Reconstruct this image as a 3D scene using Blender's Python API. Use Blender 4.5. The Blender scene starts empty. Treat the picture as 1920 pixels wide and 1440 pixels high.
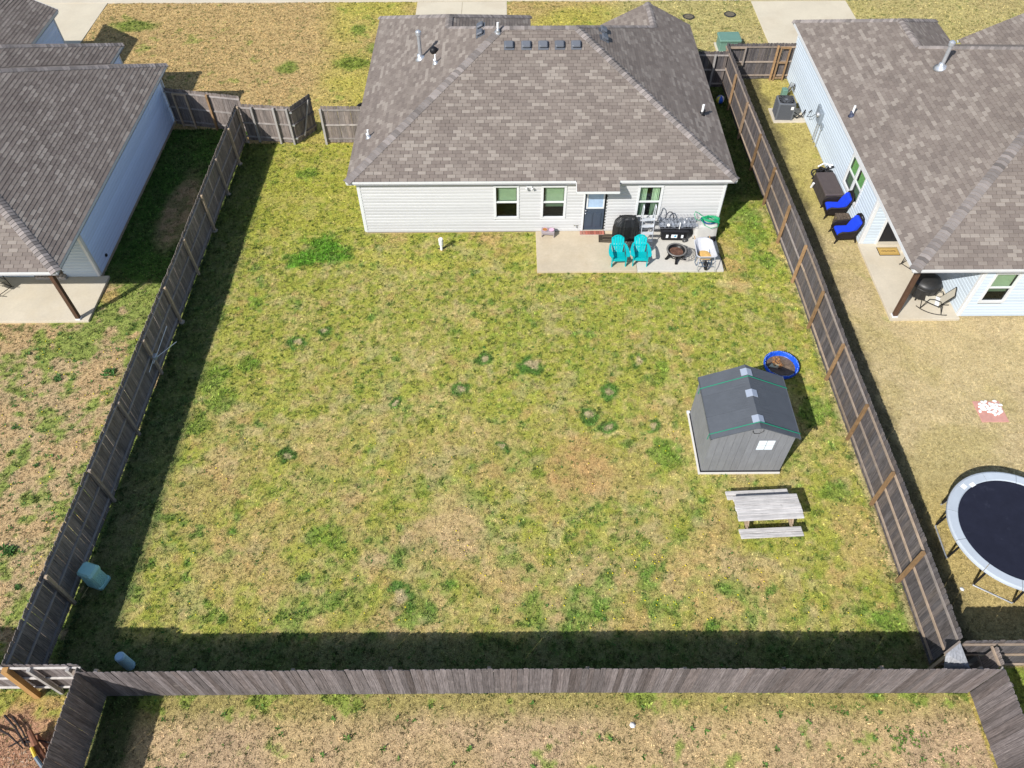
import bpy, math, random
import numpy as np
from mathutils import Vector, Matrix, Euler
random.seed(7)
D = bpy.data; SC = bpy.context.scene
COL = SC.collection
R = math.radians

# ------------------------------------------------------------------ camera, light, exposure
cam = D.cameras.new('camera'); camo = D.objects.new('camera', cam); COL.objects.link(camo)
PITCH, ROLL, YAW, CAMH = R(51.29), R(-0.2255), R(0.163), 20.658
fw = Vector((math.sin(YAW)*math.cos(PITCH), math.cos(YAW)*math.cos(PITCH), -math.sin(PITCH)))
rt = Vector((math.cos(YAW), -math.sin(YAW), 0)); up = rt.cross(fw)
rt2 = math.cos(ROLL)*rt + math.sin(ROLL)*up; up2 = -math.sin(ROLL)*rt + math.cos(ROLL)*up
mw = Matrix((rt2, up2, -fw)).transposed().to_4x4(); mw.translation = (0, 0, CAMH)
camo.matrix_world = mw
cam.sensor_width = 36; cam.lens = 27.006; cam.clip_end = 2000; cam.clip_start = 0.1
SC.camera = camo
SUN_DIR = Vector((-0.79, -0.88, 1.0)).normalized()      # towards the sun
sun = D.lights.new('sun', 'SUN'); suno = D.objects.new('sun', sun); COL.objects.link(suno)
sun.energy = 4.6; sun.angle = R(0.5); sun.color = (1.0, 0.965, 0.92)
suno.rotation_euler = SUN_DIR.to_track_quat('Z', 'Y').to_euler(); suno.location = (-30, -30, 40)
W = D.worlds.new('World'); SC.world = W; W.use_nodes = True
nt = W.node_tree; bg = nt.nodes['Background']
sky = nt.nodes.new('ShaderNodeTexSky'); sky.sky_type = 'NISHITA'; sky.sun_disc = False
sky.sun_elevation = math.asin(SUN_DIR.z); sky.sun_rotation = math.atan2(SUN_DIR.x, SUN_DIR.y)
nt.links.new(sky.outputs[0], bg.inputs[0]); bg.inputs[1].default_value = 0.11
vs = SC.view_settings; vs.view_transform = 'Standard'; vs.look = 'None'; vs.gamma = 1; vs.exposure = 0.36
vs.use_curve_mapping = False

# ------------------------------------------------------------------ helpers
ORG = {}
def tag(o, label=None, cat=None, group=None, kind=None):
    if label: o['label'] = label
    if cat: o['category'] = cat
    if group: o['group'] = group
    if kind: o['kind'] = kind
    return o
def thing(name, loc, label, cat, group=None, local=False, rz=0):
    o = D.objects.new(name, None); COL.objects.link(o); o.empty_display_size = .2
    o.location = loc; o.rotation_euler = (0, 0, rz)
    ORG[o] = Vector((0, 0, 0)) if local else Vector(loc)
    return tag(o, label, cat, group)
def link(name, me, parent=None, loc=(0, 0, 0), rot=(0, 0, 0)):
    o = D.objects.new(name, me); COL.objects.link(o)
    v = Vector(loc)
    if parent is not None:
        o.parent = parent; v = v - ORG.get(parent, Vector())
    o.location = v; o.rotation_euler = rot
    ORG[o] = Vector((0, 0, 0)) if (loc == (0, 0, 0)) else Vector(loc)
    return o
def copy_tree(o, parent=None):
    c = o.copy(); COL.objects.link(c); c.parent = parent; ORG[c] = ORG.get(o, Vector())
    for ch in list(o.children): copy_tree(ch, c)
    return c
class MB:
    def __init__(s): s.v = []; s.f = []; s.c = []
    def add(s, vs_, fs, col=None):
        n = len(s.v); s.v += [tuple(p) for p in vs_]; s.f += [tuple(n+i for i in f) for f in fs]
        s.c += [col]*len(fs); return s
    def box(s, a, b, col=None):
        x0, y0, z0 = a; x1, y1, z1 = b
        return s.add([(x0,y0,z0),(x1,y0,z0),(x1,y1,z0),(x0,y1,z0),(x0,y0,z1),(x1,y0,z1),(x1,y1,z1),(x0,y1,z1)],
              [(3,2,1,0),(4,5,6,7),(0,1,5,4),(1,2,6,5),(2,3,7,6),(3,0,4,7)], col)
    def rbox(s, a, b, r=.01, col=None):       # box with chamfered vertical and top edges
        x0, y0, z0 = a; x1, y1, z1 = b
        def ring(i, z): return [(x0+i+r,y0+i,z),(x1-i-r,y0+i,z),(x1-i,y0+i+r,z),(x1-i,y1-i-r,z),(x1-i-r,y1-i,z),(x0+i+r,y1-i,z),(x0+i,y1-i-r,z),(x0+i,y0+i+r,z)]
        return s.loft([ring(0, z0), ring(0, z1-r), ring(r, z1)], col)
    def loft(s, rings, col=None, cap=True, closed=True):
        n = len(rings[0]); vs_ = [p for r_ in rings for p in r_]; fs = []
        for k in range(len(rings)-1):
            for i in range(n if closed else n-1):
                j = (i+1) % n; fs.append((k*n+i, k*n+j, (k+1)*n+j, (k+1)*n+i))
        if cap: fs.append(tuple(range(n-1, -1, -1))); fs.append(tuple((len(rings)-1)*n+i for i in range(n)))
        return s.add(vs_, fs, col)
    def bar(s, p, q, w, h, upv=(0, 0, 1), col=None):
        p = Vector(p); q = Vector(q); d = (q-p).normalized(); u = Vector(upv)
        sd = d.cross(u)
        if sd.length < 1e-4: sd = d.cross(Vector((1, 0, 0)))
        sd.normalize(); u = sd.cross(d).normalized()
        a = sd*(w/2); b = u*(h/2)
        return s.add([p-a-b, p+a-b, p+a+b, p-a+b, q-a-b, q+a-b, q+a+b, q-a+b],
              [(0,1,2,3),(7,6,5,4),(4,5,1,0),(5,6,2,1),(6,7,3,2),(7,4,0,3)], col)
    def tube(s, pts, r, n=8, closed=False, col=None):
        P = [Vector(p) for p in pts]; rings = []; m = len(P); prev = None
        for i in range(m):
            a = P[(i-1) % m] if (i or closed) else P[i]; b = P[(i+1) % m] if (i < m-1 or closed) else P[i]
            t = (b-a).normalized()
            if prev is None:
                u = t.cross(Vector((0, 0, 1)))
                if u.length < 1e-3: u = t.cross(Vector((1, 0, 0)))
            else: u = prev - t*prev.dot(t)
            u.normalize(); prev = u; w = t.cross(u)
            rr = r[i] if isinstance(r, (list, tuple)) else r
            rings.append([P[i]+(u*math.cos(2*math.pi*k/n)+w*math.sin(2*math.pi*k/n))*rr for k in range(n)])
        if closed: rings.append(rings[0]); return s.loft(rings, col, cap=False)
        return s.loft(rings, col)
    def lathe(s, prof, c=(0, 0, 0), n=24, cap=True, col=None, sx=1, sy=1):
        cx, cy, cz = c
        return s.loft([[(cx+sx*r*math.cos(2*math.pi*k/n), cy+sy*r*math.sin(2*math.pi*k/n), cz+z) for k in range(n)] for r, z in prof], col, cap)
    def prism(s, poly, vec, col=None):
        v = Vector(vec); a = [Vector(p) for p in poly]
        return s.loft([a, [p+v for p in a]], col)
    def mesh(s, mat, smooth=False, name='m'):
        me = D.meshes.new(name); me.from_pydata(s.v, [], s.f); me.materials.append(mat)
        if any(c is not None for c in s.c):
            at = me.color_attributes.new('tint', 'FLOAT_COLOR', 'CORNER'); arr = []
            for f, c in zip(s.f, s.c):
                c = c if c is not None else (1, 1, 1)
                arr += [c[0], c[1], c[2], 1]*len(f)
            at.data.foreach_set('color', arr)
        if smooth: me.polygons.foreach_set('use_smooth', [True]*len(me.polygons))
        me.update(); return me
    def build(s, name, mat, parent=None, smooth=False, loc=(0, 0, 0), rot=(0, 0, 0)):
        return link(name, s.mesh(mat, smooth, name), parent, loc, rot)
def fix_normals(o):
    import bmesh
    bm = bmesh.new(); bm.from_mesh(o.data); bmesh.ops.recalc_face_normals(bm, faces=bm.faces); bm.to_mesh(o.data); bm.free()
def arc(c, r, a0, a1, n, ax='xz'):
    o = []
    for i in range(n+1):
        a = R(a0+(a1-a0)*i/n); p = [c[0], c[1], c[2]]
        i0 = 'xyz'.index(ax[0]); i1 = 'xyz'.index(ax[1]); p[i0] += r*math.cos(a); p[i1] += r*math.sin(a); o.append(tuple(p))
    return o

# ------------------------------------------------------------------ materials
MATS = {}
def mat(name, col, rough=.8, var=0, hue=None, noise=None, bump=None, streak=None, attr=None, metal=0, spec=.3, stain=None, coord='Object', coat=0, trans=0):
    """col base; var: per-object value variation; hue: second colour picked per object; noise (scale, amount);
       streak: (axis vector scale) stretched grain; stain: (scale, colour, amount)"""
    if name in MATS: return MATS[name]
    m = D.materials.new(name); m.use_nodes = True; N = m.node_tree.nodes; L = m.node_tree.links
    b = N['Principled BSDF']; b.inputs['Roughness'].default_value = rough; b.inputs['Metallic'].default_value = metal
    b.inputs['Specular IOR Level'].default_value = spec; b.inputs['Coat Weight'].default_value = coat
    tc = N.new('ShaderNodeTexCoord'); oi = N.new('ShaderNodeObjectInfo')
    rgb = N.new('ShaderNodeRGB'); rgb.outputs[0].default_value = (*col, 1); cur = rgb.outputs[0]
    if attr:
        a = N.new('ShaderNodeAttribute'); a.attribute_name = attr; cur = a.outputs['Color']
    def mix(kind, f, a_, b_):
        x = N.new('ShaderNodeMix'); x.data_type = 'RGBA'; x.blend_type = kind; x.clamp_factor = True
        if isinstance(f, float): x.inputs[0].default_value = f
        else: L.new(f, x.inputs[0])
        for s_, v in ((6, a_), (7, b_)):
            if isinstance(v, tuple): x.inputs[s_].default_value = (*v, 1)
            else: L.new(v, x.inputs[s_])
        return x.outputs[2]
    def rng(sock, a0, a1, b0=0., b1=1.):
        x = N.new('ShaderNodeMapRange'); L.new(sock, x.inputs[0])
        for i, v in enumerate((a0, a1, b0, b1)): x.inputs[i+1].default_value = v
        return x.outputs[0]
    vec = tc.outputs['Object']
    if coord == 'World':
        g = N.new('ShaderNodeNewGeometry'); vec = g.outputs['Position']
    if var or hue or streak:
        off = N.new('ShaderNodeVectorMath'); off.operation = 'SCALE'; off.inputs[0].default_value = (37, 91, 53); L.new(oi.outputs['Random'], off.inputs['Scale'])
        ad = N.new('ShaderNodeVectorMath'); ad.operation = 'ADD'; L.new(vec, ad.inputs[0]); L.new(off.outputs[0], ad.inputs[1]); vec = ad.outputs[0]
    if hue: cur = mix('MIX', rng(oi.outputs['Random'], .45, 1.), cur, hue)
    if var:
        wn = N.new('ShaderNodeTexWhiteNoise'); wn.noise_dimensions = '1D'; L.new(oi.outputs['Random'], wn.inputs['W'])
        cb = N.new('ShaderNodeCombineColor'); v = rng(wn.outputs['Value'], 0, 1, 1-var, 1+var)
        for i in range(3): L.new(v, cb.inputs[i])
        cur = mix('MULTIPLY', 1., cur, cb.outputs[0])
    hgt = None
    def noisef(scale, detail=4, v=vec):
        n = N.new('ShaderNodeTexNoise'); n.inputs['Scale'].default_value = scale; n.inputs['Detail'].default_value = detail; n.inputs['Roughness'].default_value = .65; L.new(v, n.inputs['Vector']); return n.outputs[0]
    def mult(val):
        nonlocal cur
        cb = N.new('ShaderNodeCombineColor')
        for i in range(3): L.new(val, cb.inputs[i])
        cur = mix('MULTIPLY', 1., cur, cb.outputs[0])
    if noise:
        for sc_, am in (noise if isinstance(noise, list) else [noise]):
            n = noisef(sc_); mult(rng(n, .28, .72, 1-am, 1+am)); hgt = n
    if streak:
        mp = N.new('ShaderNodeVectorMath'); mp.operation = 'MULTIPLY'; L.new(vec, mp.inputs[0]); mp.inputs[1].default_value = streak[0]
        n = noisef(1., 5, mp.outputs[0]); mult(rng(n, .3, .7, 1-streak[1], 1+streak[1])); hgt = n
    if stain:
        n = noisef(stain[0], 5); cur = mix('MIX', rng(n, stain[3] if len(stain) > 3 else .5, .78, 0, stain[2]), cur, stain[1])
    L.new(cur, b.inputs['Base Color'])
    if bump:
        n = noisef(bump[0], 4); bp = N.new('ShaderNodeBump'); bp.inputs['Strength'].default_value = bump[1]; bp.inputs['Distance'].default_value = bump[2] if len(bump) > 2 else .01
        L.new(n, bp.inputs['Height']); L.new(bp.outputs[0], b.inputs['Normal'])
    if trans:
        b.inputs['Transmission Weight'].default_value = trans
    MATS[name] = m; return m
def glass_mat(name, tint, gloss=.35, rough=.02):
    m = D.materials.new(name); m.use_nodes = True; N = m.node_tree.nodes; L = m.node_tree.links
    N.remove(N['Principled BSDF']); out = N['Material Output']
    t = N.new('ShaderNodeBsdfTransparent'); t.inputs[0].default_value = (*tint, 1)
    g = N.new('ShaderNodeBsdfGlossy'); g.inputs['Roughness'].default_value = rough; g.inputs[0].default_value = (.9, .95, 1, 1)
    f = N.new('ShaderNodeLayerWeight'); f.inputs[0].default_value = .5
    pw_ = N.new('ShaderNodeMath'); pw_.operation = 'POWER'; L.new(f.outputs['Facing'], pw_.inputs[0]); pw_.inputs[1].default_value = 5.
    mu = N.new('ShaderNodeMath'); mu.operation = 'MULTIPLY_ADD'; mu.inputs[1].default_value = .8; mu.inputs[2].default_value = .03+gloss*.08; L.new(pw_.outputs[0], mu.inputs[0])
    mx = N.new('ShaderNodeMixShader'); L.new(mu.outputs[0], mx.inputs[0]); L.new(t.outputs[0], mx.inputs[1]); L.new(g.outputs[0], mx.inputs[2]); L.new(mx.outputs[0], out.inputs[0])
    return m
def pmat(n, col, rough=.5, **k): return mat(n, col, rough, **k)
M_lawn = mat('lawn_soil', (1, 1, 1), .95, attr='col', noise=[(10, .28), (26, .38), (70, .25)], bump=(30, .9, .03), spec=.05, coord='World')
M_grass = mat('grass_blades', (1, 1, 1), .75, attr='col', spec=.12)
M_ground = mat('far_ground', (.22, .19, .08), .95, noise=[(.3, .2), (4, .2)], coord='World')
M_conc = mat('concrete', (.50, .425, .31), .85, noise=[(1.1, .1), (14, .06)], stain=(.8, (.42, .33, .21), .55, .48), bump=(60, .15), coord='World')
M_conc2 = mat('pale_concrete', (.54, .485, .385), .85, noise=[(.9, .08), (12, .05)], stain=(.5, (.5, .41, .27), .5, .5), bump=(60, .15), coord='World')
M_drive = mat('driveway_concrete', (.56, .50, .38), .85, noise=[(.6, .06), (10, .04)], stain=(.35, (.44, .36, .25), .5, .5), bump=(60, .1), coord='World')
M_found = mat('foundation_concrete', (.38, .32, .24), .9, noise=[(3, .15), (20, .1)], coord='World')
M_road = mat('road_surface', (.5, .5, .5), .9, noise=(8, .1), coord='World')
M_shingle = mat('asphalt_shingle', (1, 1, 1), .95, attr='tint', noise=[(.35, .08), (3.2, .06), (60, .14)], spec=.1, bump=(120, .5, .004), coord='World')
M_cap = mat('ridge_shingle', (.235, .208, .193), .95, var=.3, hue=(.19, .17, .158), noise=[(3, .1), (60, .12)], spec=.1)
M_under = mat('roof_felt', (.07, .06, .055), .95)
M_white = mat('white_trim', (.64, .65, .65), .5, noise=(5, .04))
M_side = mat('vinyl_siding', (.50, .50, .495), .55, var=.05, noise=[(9, .03)], streak=((.5, .5, 9), .05), coord='World')
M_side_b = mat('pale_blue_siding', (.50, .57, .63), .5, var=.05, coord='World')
M_side_l = mat('sky_tinted_siding', (.62, .73, .93), .5, var=.05, coord='World')  # blue skylight on the shaded side wall is mixed into this colour
M_backing = mat('wall_sheathing', (.3, .3, .3), .9)
M_soffit = mat('soffit', (.6, .6, .6), .7)
M_dark = mat('dark_interior', (.012, .014, .013), .9)
M_blind = mat('window_blind', (.70, .76, .64), .8, noise=(3, .08))
M_curtain = mat('curtain', (.66, .74, .62), .9, streak=((25, 1, .6), .4))
M_glass_up = glass_mat('upper_glass', (.60, .70, .60))
M_glass_lo = glass_mat('screened_glass', (.36, .44, .38), .1, .12)
M_glass_g = glass_mat('green_glass', (.44, .66, .42), .2)
M_door = mat('slate_door', (.052, .07, .1), .4)
M_doorg = mat('door_glass', (.34, .46, .62), .15, spec=.6, noise=(2, .2))
M_brick = mat('step_brick', (.36, .12, .085), .85, var=.25, hue=(.4, .2, .15), bump=(60, .4))
M_mortar = mat('mortar', (.4, .38, .35), .9)
STK = ((60, 60, 1.6), .62)
M_pick = mat('weathered_picket', (.155, .136, .135), .9, var=.28, hue=(.12, .10, .095), noise=(5, .14), streak=STK, bump=(60, .3), stain=(3.5, (.30, .27, .25), .5, .6), spec=.15)
M_pickd = mat('dark_picket', (.098, .089, .09), .9, var=.17, hue=(.13, .11, .1), noise=(5, .18), streak=STK, bump=(60, .3), stain=(4, (.26, .24, .235), .5, .62), spec=.15)
M_picks = mat('shaded_picket', (.215, .18, .16), .9, var=.18, hue=(.16, .14, .13), noise=(5, .15), streak=STK, bump=(60, .3), spec=.15)  # paler picket copy, lifts the shaded left fence through its colour
M_rail = mat('weathered_rail', (.30, .27, .25), .9, var=.2, noise=(6, .2), streak=((4, 4, 4), .2), spec=.15)
M_railt = mat('tan_rail', (.33, .255, .19), .9, var=.25, hue=(.25, .22, .2), noise=(6, .2), spec=.15)
M_post = mat('post_wood', (.46, .35, .24), .85, var=.2, hue=(.27, .22, .18), noise=(7, .2), streak=((50, 50, 2), .25), spec=.15)
M_postg = mat('golden_post', (.28, .175, .09), .85, var=.3, hue=(.17, .135, .105), noise=(7, .25), streak=((50, 50, 2), .25), spec=.15)
M_postw = mat('gray_post', (.33, .31, .29), .9, var=.15, noise=(7, .15), streak=((50, 50, 2), .2), spec=.15)
M_blk = mat('black_plastic', (.012, .012, .014), .5)
M_blk2 = mat('black_metal', (.015, .014, .014), .4, metal=.3)
M_galv = mat('galvanized_metal', (.55, .57, .6), .35, metal=.6, noise=(6, .15))
M_pvc = mat('white_pvc', (.82, .82, .8), .35)
M_bwood = mat('stained_porch_post', (.095, .052, .032), .7, streak=((40, 40, 2), .25), noise=(4, .15))

# ------------------------------------------------------------------ lawns
def lattice(seed): return np.random.RandomState(seed).rand(257, 257)
LAT = {}
def vn(x, y, s, seed):
    if seed not in LAT: LAT[seed] = lattice(seed)
    g = LAT[seed]; a = seed*.7; u = (x*math.cos(a)-y*math.sin(a))/s + 71.3; v = (x*math.sin(a)+y*math.cos(a))/s + 33.7
    i = np.floor(u).astype(int); j = np.floor(v).astype(int); fu = u-i; fv = v-j
    fu = fu*fu*(3-2*fu); fv = fv*fv*(3-2*fv); i %= 256; j %= 256
    return (g[i, j]*(1-fu)+g[i+1, j]*fu)*(1-fv)+(g[i, j+1]*(1-fu)+g[i+1, j+1]*fu)*fv
def fbm(x, y, s, seed, o=3):
    t = 0; w = 0
    for k in range(o): t = t + vn(x, y, s/2**k, seed+k*13)*.6**k; w += .6**k
    return t/w
def ss(v, a, b): t = np.clip((v-a)/(b-a), 0, 1); return t*t*(3-2*t)
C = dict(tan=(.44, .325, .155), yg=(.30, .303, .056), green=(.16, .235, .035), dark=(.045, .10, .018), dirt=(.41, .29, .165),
         rust=(.41, .265, .11), dry=(.43, .345, .185), shade=(.042, .078, .024), pale=(.42, .33, .19), vivid=(.088, .215, .02))  # 'shade' is dark green grass with cast shadow mixed into the colour
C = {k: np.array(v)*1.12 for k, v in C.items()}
RINGS = [(-6.81, 19.11, .26), (-7.66, 18.46, .33), (-.89, 17.72, .28), (.75, 17.45, .42), (-1.69, 16.34, .3), (2.61, 15.1, .3), (3.26, 14.73, .3), (4.47, 17.53, .3), (4.64, 14.72, .32), (3.42, 16.2, .35), (-3.85, 15.78, .2), (-7.2, 13.7, .3), (-3.2, 8.9, .4), (-.3, 13.9, .25)]
GREENS = [(-7.6, 23.75, .8), (-7.9, 22.95, .55), (-7.0, 23.3, .7), (-8.5, 22.9, .5), (-10.3, 16.9, .7), (-9.7, 15.9, .6), (-9.2, 17.5, .5), (-10.4, 15, .5), (5.28, 17.23, .45), (4.73, 16.5, .35), (4.97, 13.5, .5), (10.0, 24.3, .7), (9.7, 25.6, .9), (10.2, 22.7, .5), (10.6, 8.0, .7), (-9.6, 20.5, .35), (5.1, 14.0, .4), (.6, 8.4, .5), (-2.8, 8.2, .4), (-5.5, 10.8, .6), (-1.2, 12, .5), (3.6, 17.2, .3), (10.3, 15.2, .7), (10.0, 12.2, .6), (-8.9, 28.6, .5)]
TANS = [(2.2, 13.15, 1.3, 'rust', .95), (-1.4, 10.8, .9, 'dirt', .6), (-2.5, 10.8, .8, 'dirt', .6), (-3.4, 13.7, .6, 'rust', .35), (8.8, 22.4, .5, 'rust', .7), (8.9, 21.4, .45, 'rust', .5), (4.61, 16.3, .4, 'rust', .45), (4.9, 15.6, .3, 'rust', .5), (-5.3, 13.5, .4, 'rust', .5), (-1.7, 11.6, .9, 'tan', .6), (10.2, 19.5, .5, 'rust', .4), (1.0, 11.6, .5, 'rust', .35), (-5.8, 16.9, .35, 'rust', .45), (-9.1, 30.3, .5, 'rust', .3), (8.6, 23.6, .6, 'rust', .5), (-1.0, 24.15, .7, 'rust', .6), (-4.6, 24.2, .5, 'rust', .4), (-9.3, 13.6, .5, 'tan', .6), (-10.2, 10.2, .4, 'tan', .5), (5.0, 12.2, .6, 'tan', .5), (5.2, 8.7, .2, 'rust', .6)]
def mixc(c, d, t): return c*(1-t[..., None]) + d*t[..., None]
def yard_of(x, y):
    yd = np.full(x.shape, 5)
    back = (x > -12.2) & (x < 11.08) & (y > 6.24) & (y < np.where(x < -6.2, 30.85, 36.0)); yd[back] = 0
    left = (x <= -12.2) & (y > 6.38) & (y < 32.0); yd[left] = 1
    right = (x >= 11.08) & (y > 6.8) & (y < 36.2); yd[right] = 2
    low = (y <= 6.24) & (x > -10.6) & (x < 11.85); yd[low] = 3
    rest = (y <= 6.8) & ~low & ~back & ~left & ~right; yd[rest] = 4
    return yd
def field(x, y):
    yd = yard_of(x, y); n1 = fbm(x, y, 3.4, 3); n2 = fbm(x, y, 1.2, 9); n3 = fbm(x, y, .42, 21); n4 = fbm(x, y, .3, 31, 2); n5 = fbm(x, y, 6, 41, 2)
    out = np.zeros(x.shape+(3,))
    # back yard
    c = np.broadcast_to(C['yg'], out.shape).copy()
    c = mixc(c, C['tan'], ss(n2*.5+n3*.5+.10*ss(y, 20, 9), .46, .74)*.55)
    c = mixc(c, C['dirt'], ss(n1*.6+n2*.4, .56, .72)*ss(y, 19, 11)*.55)
    c = mixc(c, C['green'], ss(n1*.3+n3*.7, .56, .74)*.5)
    c = mixc(c, C['green'], ss(fbm(x, y, .5, 77), .6, .74)*.5)
    n6 = fbm(x, y, .55, 83, 3); f1 = vn(x, y, .17, 101); f2 = vn(x, y, .13, 103)
    c = mixc(c, C['tan']*1.05, ss(f1, .6, .88)*.45); c = mixc(c, C['green']*.8, ss(f2, .6, .85)*.55)
    c = mixc(c, C['tan']*np.array((1., .9, .9)), ss(y, 17.5, 11)*ss(fbm(x, y, 1.6, 111), .42, .66)*.5)
    c = mixc(c, C['dark']*1.9, ss(n6, .70, .80)*.6)
    c = mixc(c, C['vivid'], ss(y, 15, 9)*ss(n6*.6+n2*.4, .54, .66)*.5)
    c = mixc(c, C['pale'], ss(fbm(x, y, .7, 88), .6, .76)*.35)
    c = mixc(c, C['rust'], ss(fbm(x, y, .6, 120), .66, .8)*.5)
    jx = (n3-.5)*.5; jy = (n4-.5)*.35
    arcy = 22.55+ .052*(x+2.4)**2; d = np.abs(y+jy*.4-arcy-.0)       # mown curve in front of the wall
    c = mixc(c, np.array((.44, .38, .08)), ss(d, .34, .06)*ss(np.abs(x+2.6), 4.4, 3.4)*.5*ss(n3, .3, .5))
    c = mixc(c, np.array((.36, .34, .05)), ss(y, 22, 26)*ss(x, -5.5, -7)*.45)
    for gi, (bx, by, r) in enumerate(GREENS): c = mixc(c, C['vivid'] if gi < 4 else C['green']*np.array((.8, .95, .8)), ss(np.hypot(x-bx+jx*1.6, (y-by)+jy*2)/r, 1.15, .6)*ss(n3+n4*.3, .2+.15*(gi > 3), .5+.12*(gi > 3))*(.92 if gi < 4 else .7))
    for bx, by, r, k, a in TANS: c = mixc(c, C[k], ss(np.hypot(x-bx+jx*1.4, y-by+jy*1.6)/r, 1.2, .55)*a*(.6+.4*ss(n3, .3, .6)))
    for bx, by, r in RINGS:
        q = np.hypot(x-bx+jx*.9, y-by+jy*1.1)/(r*1.12)
        c = mixc(c, C['dark']*1.5, ss(q, 1.2, .8)*ss(n3+.3*n4, .36, .6)*.95); c = mixc(c, C['pale'], ss(q, .55, .3)*.85)
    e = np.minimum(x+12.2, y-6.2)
    c = mixc(c, np.where((n1*.5+n3*.5 > .52)[..., None], C['shade'], C['shade']*np.array((1.9, 1.35, 1.9))), ss(e+jx, 1.7, 1.3)*.72)  # left and bottom fence shadows painted into the greener grass there
    c = mixc(c, C['dry'], ss(11.2-x, .42, .18)*ss(y, 7, 8)*.7)
    c = mixc(c, C['shade'], ss(x, 8.2, 8.5)*ss(y, 26, 27)*.8)  # house shadow painted into the side strip colour
    c = mixc(c, C['dark']*1.1, ss(x, -5.7, -5.9)*0)
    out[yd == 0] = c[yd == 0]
    # left neighbour
    c = np.broadcast_to(C['tan']*np.array((.96, .92, 1.0)), out.shape).copy()
    c = mixc(c, C['pale'], ss(n2, .4, .6)*.5); c = mixc(c, C['green'], ss(n2*.4+n3*.6+.14*ss(x, -14.6, -12.8)+.12*ss(y, 17, 19), .53, .66)*.8)
    c = mixc(c, C['dark'], ss(n4, .72, .84)*.7)
    nr = ss(y, 19, 21.8); c = mixc(c, mixc(np.broadcast_to(np.array((.055, .125, .022)), out.shape), C['dirt']*.75, ss(np.hypot((x+13.9)/.75, (y-26)/2.6)+jx, 1.2, .7)*(.5+.5*ss(n3, .4, .6))), nr*ss(x+y*.0, -30, -16)*ss(y, 21.3, 21.9)*.92)  # wall shade mixed into the greener grass beside the left house
    c = mixc(c, C['rust'], ss(np.hypot(x+15.2, y-20.9), .5, .2)*.7)
    out[yd == 1] = c[yd == 1]
    # right neighbour: dormant grass
    c = np.broadcast_to(C['dry']*1.05, out.shape).copy()
    c = mixc(c, np.array((.38, .32, .12)), ss(n1*.5+n2*.5, .45, .65)*.5); c = mixc(c, C['pale'], ss(fbm(x, y, 2.6, 55), .5, .68)*.55)
    c = mixc(c, C['green'], ss(n3, .55, .75)*.45*np.maximum(ss(np.hypot(x-14.0, (y-29.5)/2.2), 1.3, .3), ss(np.abs(x-13.9), .6, .1)*ss(y, 18.5, 20)))
    c = mixc(c, np.array((.42, .32, .09)), ss(y, 13.5, 10.5)*.5)
    c = mixc(c, np.array((.42, .37, .08)), ss(y, 24, 27)*.6)
    c = mixc(c, np.array((.10, .085, .05)), ss(x+jx, 12.8, 12.4)*.75)  # right fence shadow painted into the lawn colour
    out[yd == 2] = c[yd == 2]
    # rear strip
    c = np.broadcast_to(C['dirt']*.95+.02, out.shape).copy(); c = mixc(c, C['tan'], ss(n1, .4, .6)*.7)
    c = mixc(c, np.array((.27, .25, .06)), ss(y+jy, 5.2, 6.1)*.7); c = mixc(c, C['green'], ss(n3*.6+n2*.4+.12*ss(y, 5.4, 6.1)+.06*ss(x, 9, 11), .66, .74)*.75)
    c = mixc(c, C['shade']*.9, ss(x+jx, -9.4, -9.8)*.85)  # left fence shadow painted into the strip colour
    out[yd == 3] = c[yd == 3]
    c = np.broadcast_to(np.array((.40, .31, .09)), out.shape).copy(); c = mixc(c, C['green'], ss(n3, .6, .7)*.5)
    c = mixc(c, np.array((.40, .23, .14)), ss(np.hypot(x+12.4, (y-3.9)*.8)+jx*2, 1.9, 1.3)); c = mixc(c, C['green'], ss(x, 12, 12.3)*.7)
    out[yd == 4] = c[yd == 4]
    # front lawns
    c = np.broadcast_to(C['tan']*np.array((.97, .93, .86)), out.shape).copy(); c = mixc(c, np.array((.42, .39, .07)), ss(x, -11.5, -8.6)*ss(n1*.5+n5*.5, .3, .55)*.8)
    c = mixc(c, C['green'], ss(n2*.5+n3*.5, .6, .72)*.55); c = mixc(c, np.array((.42, .36, .16)), ss(x, 4.5, 7.5)*.8)
    for bx, by, rx in ((-8.1, 37.9, 1.25), (-11.4, 37.6, .7), (-20.7, 42, 1.6), (-6.8, 39.5, .9), (-8.2, 41.5, .6)): c = mixc(c, C['green']*.9, ss(np.hypot((x-bx)/rx, (y-by)/.75)+jx*1.5, 1.1, .5)*.8)
    c = mixc(c, C['dark'], ss(n4, .76, .86)*.5)
    out[yd == 5] = c[yd == 5]
    return np.clip(out*(.86+.28*n3[..., None]), .01, .8)
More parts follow.
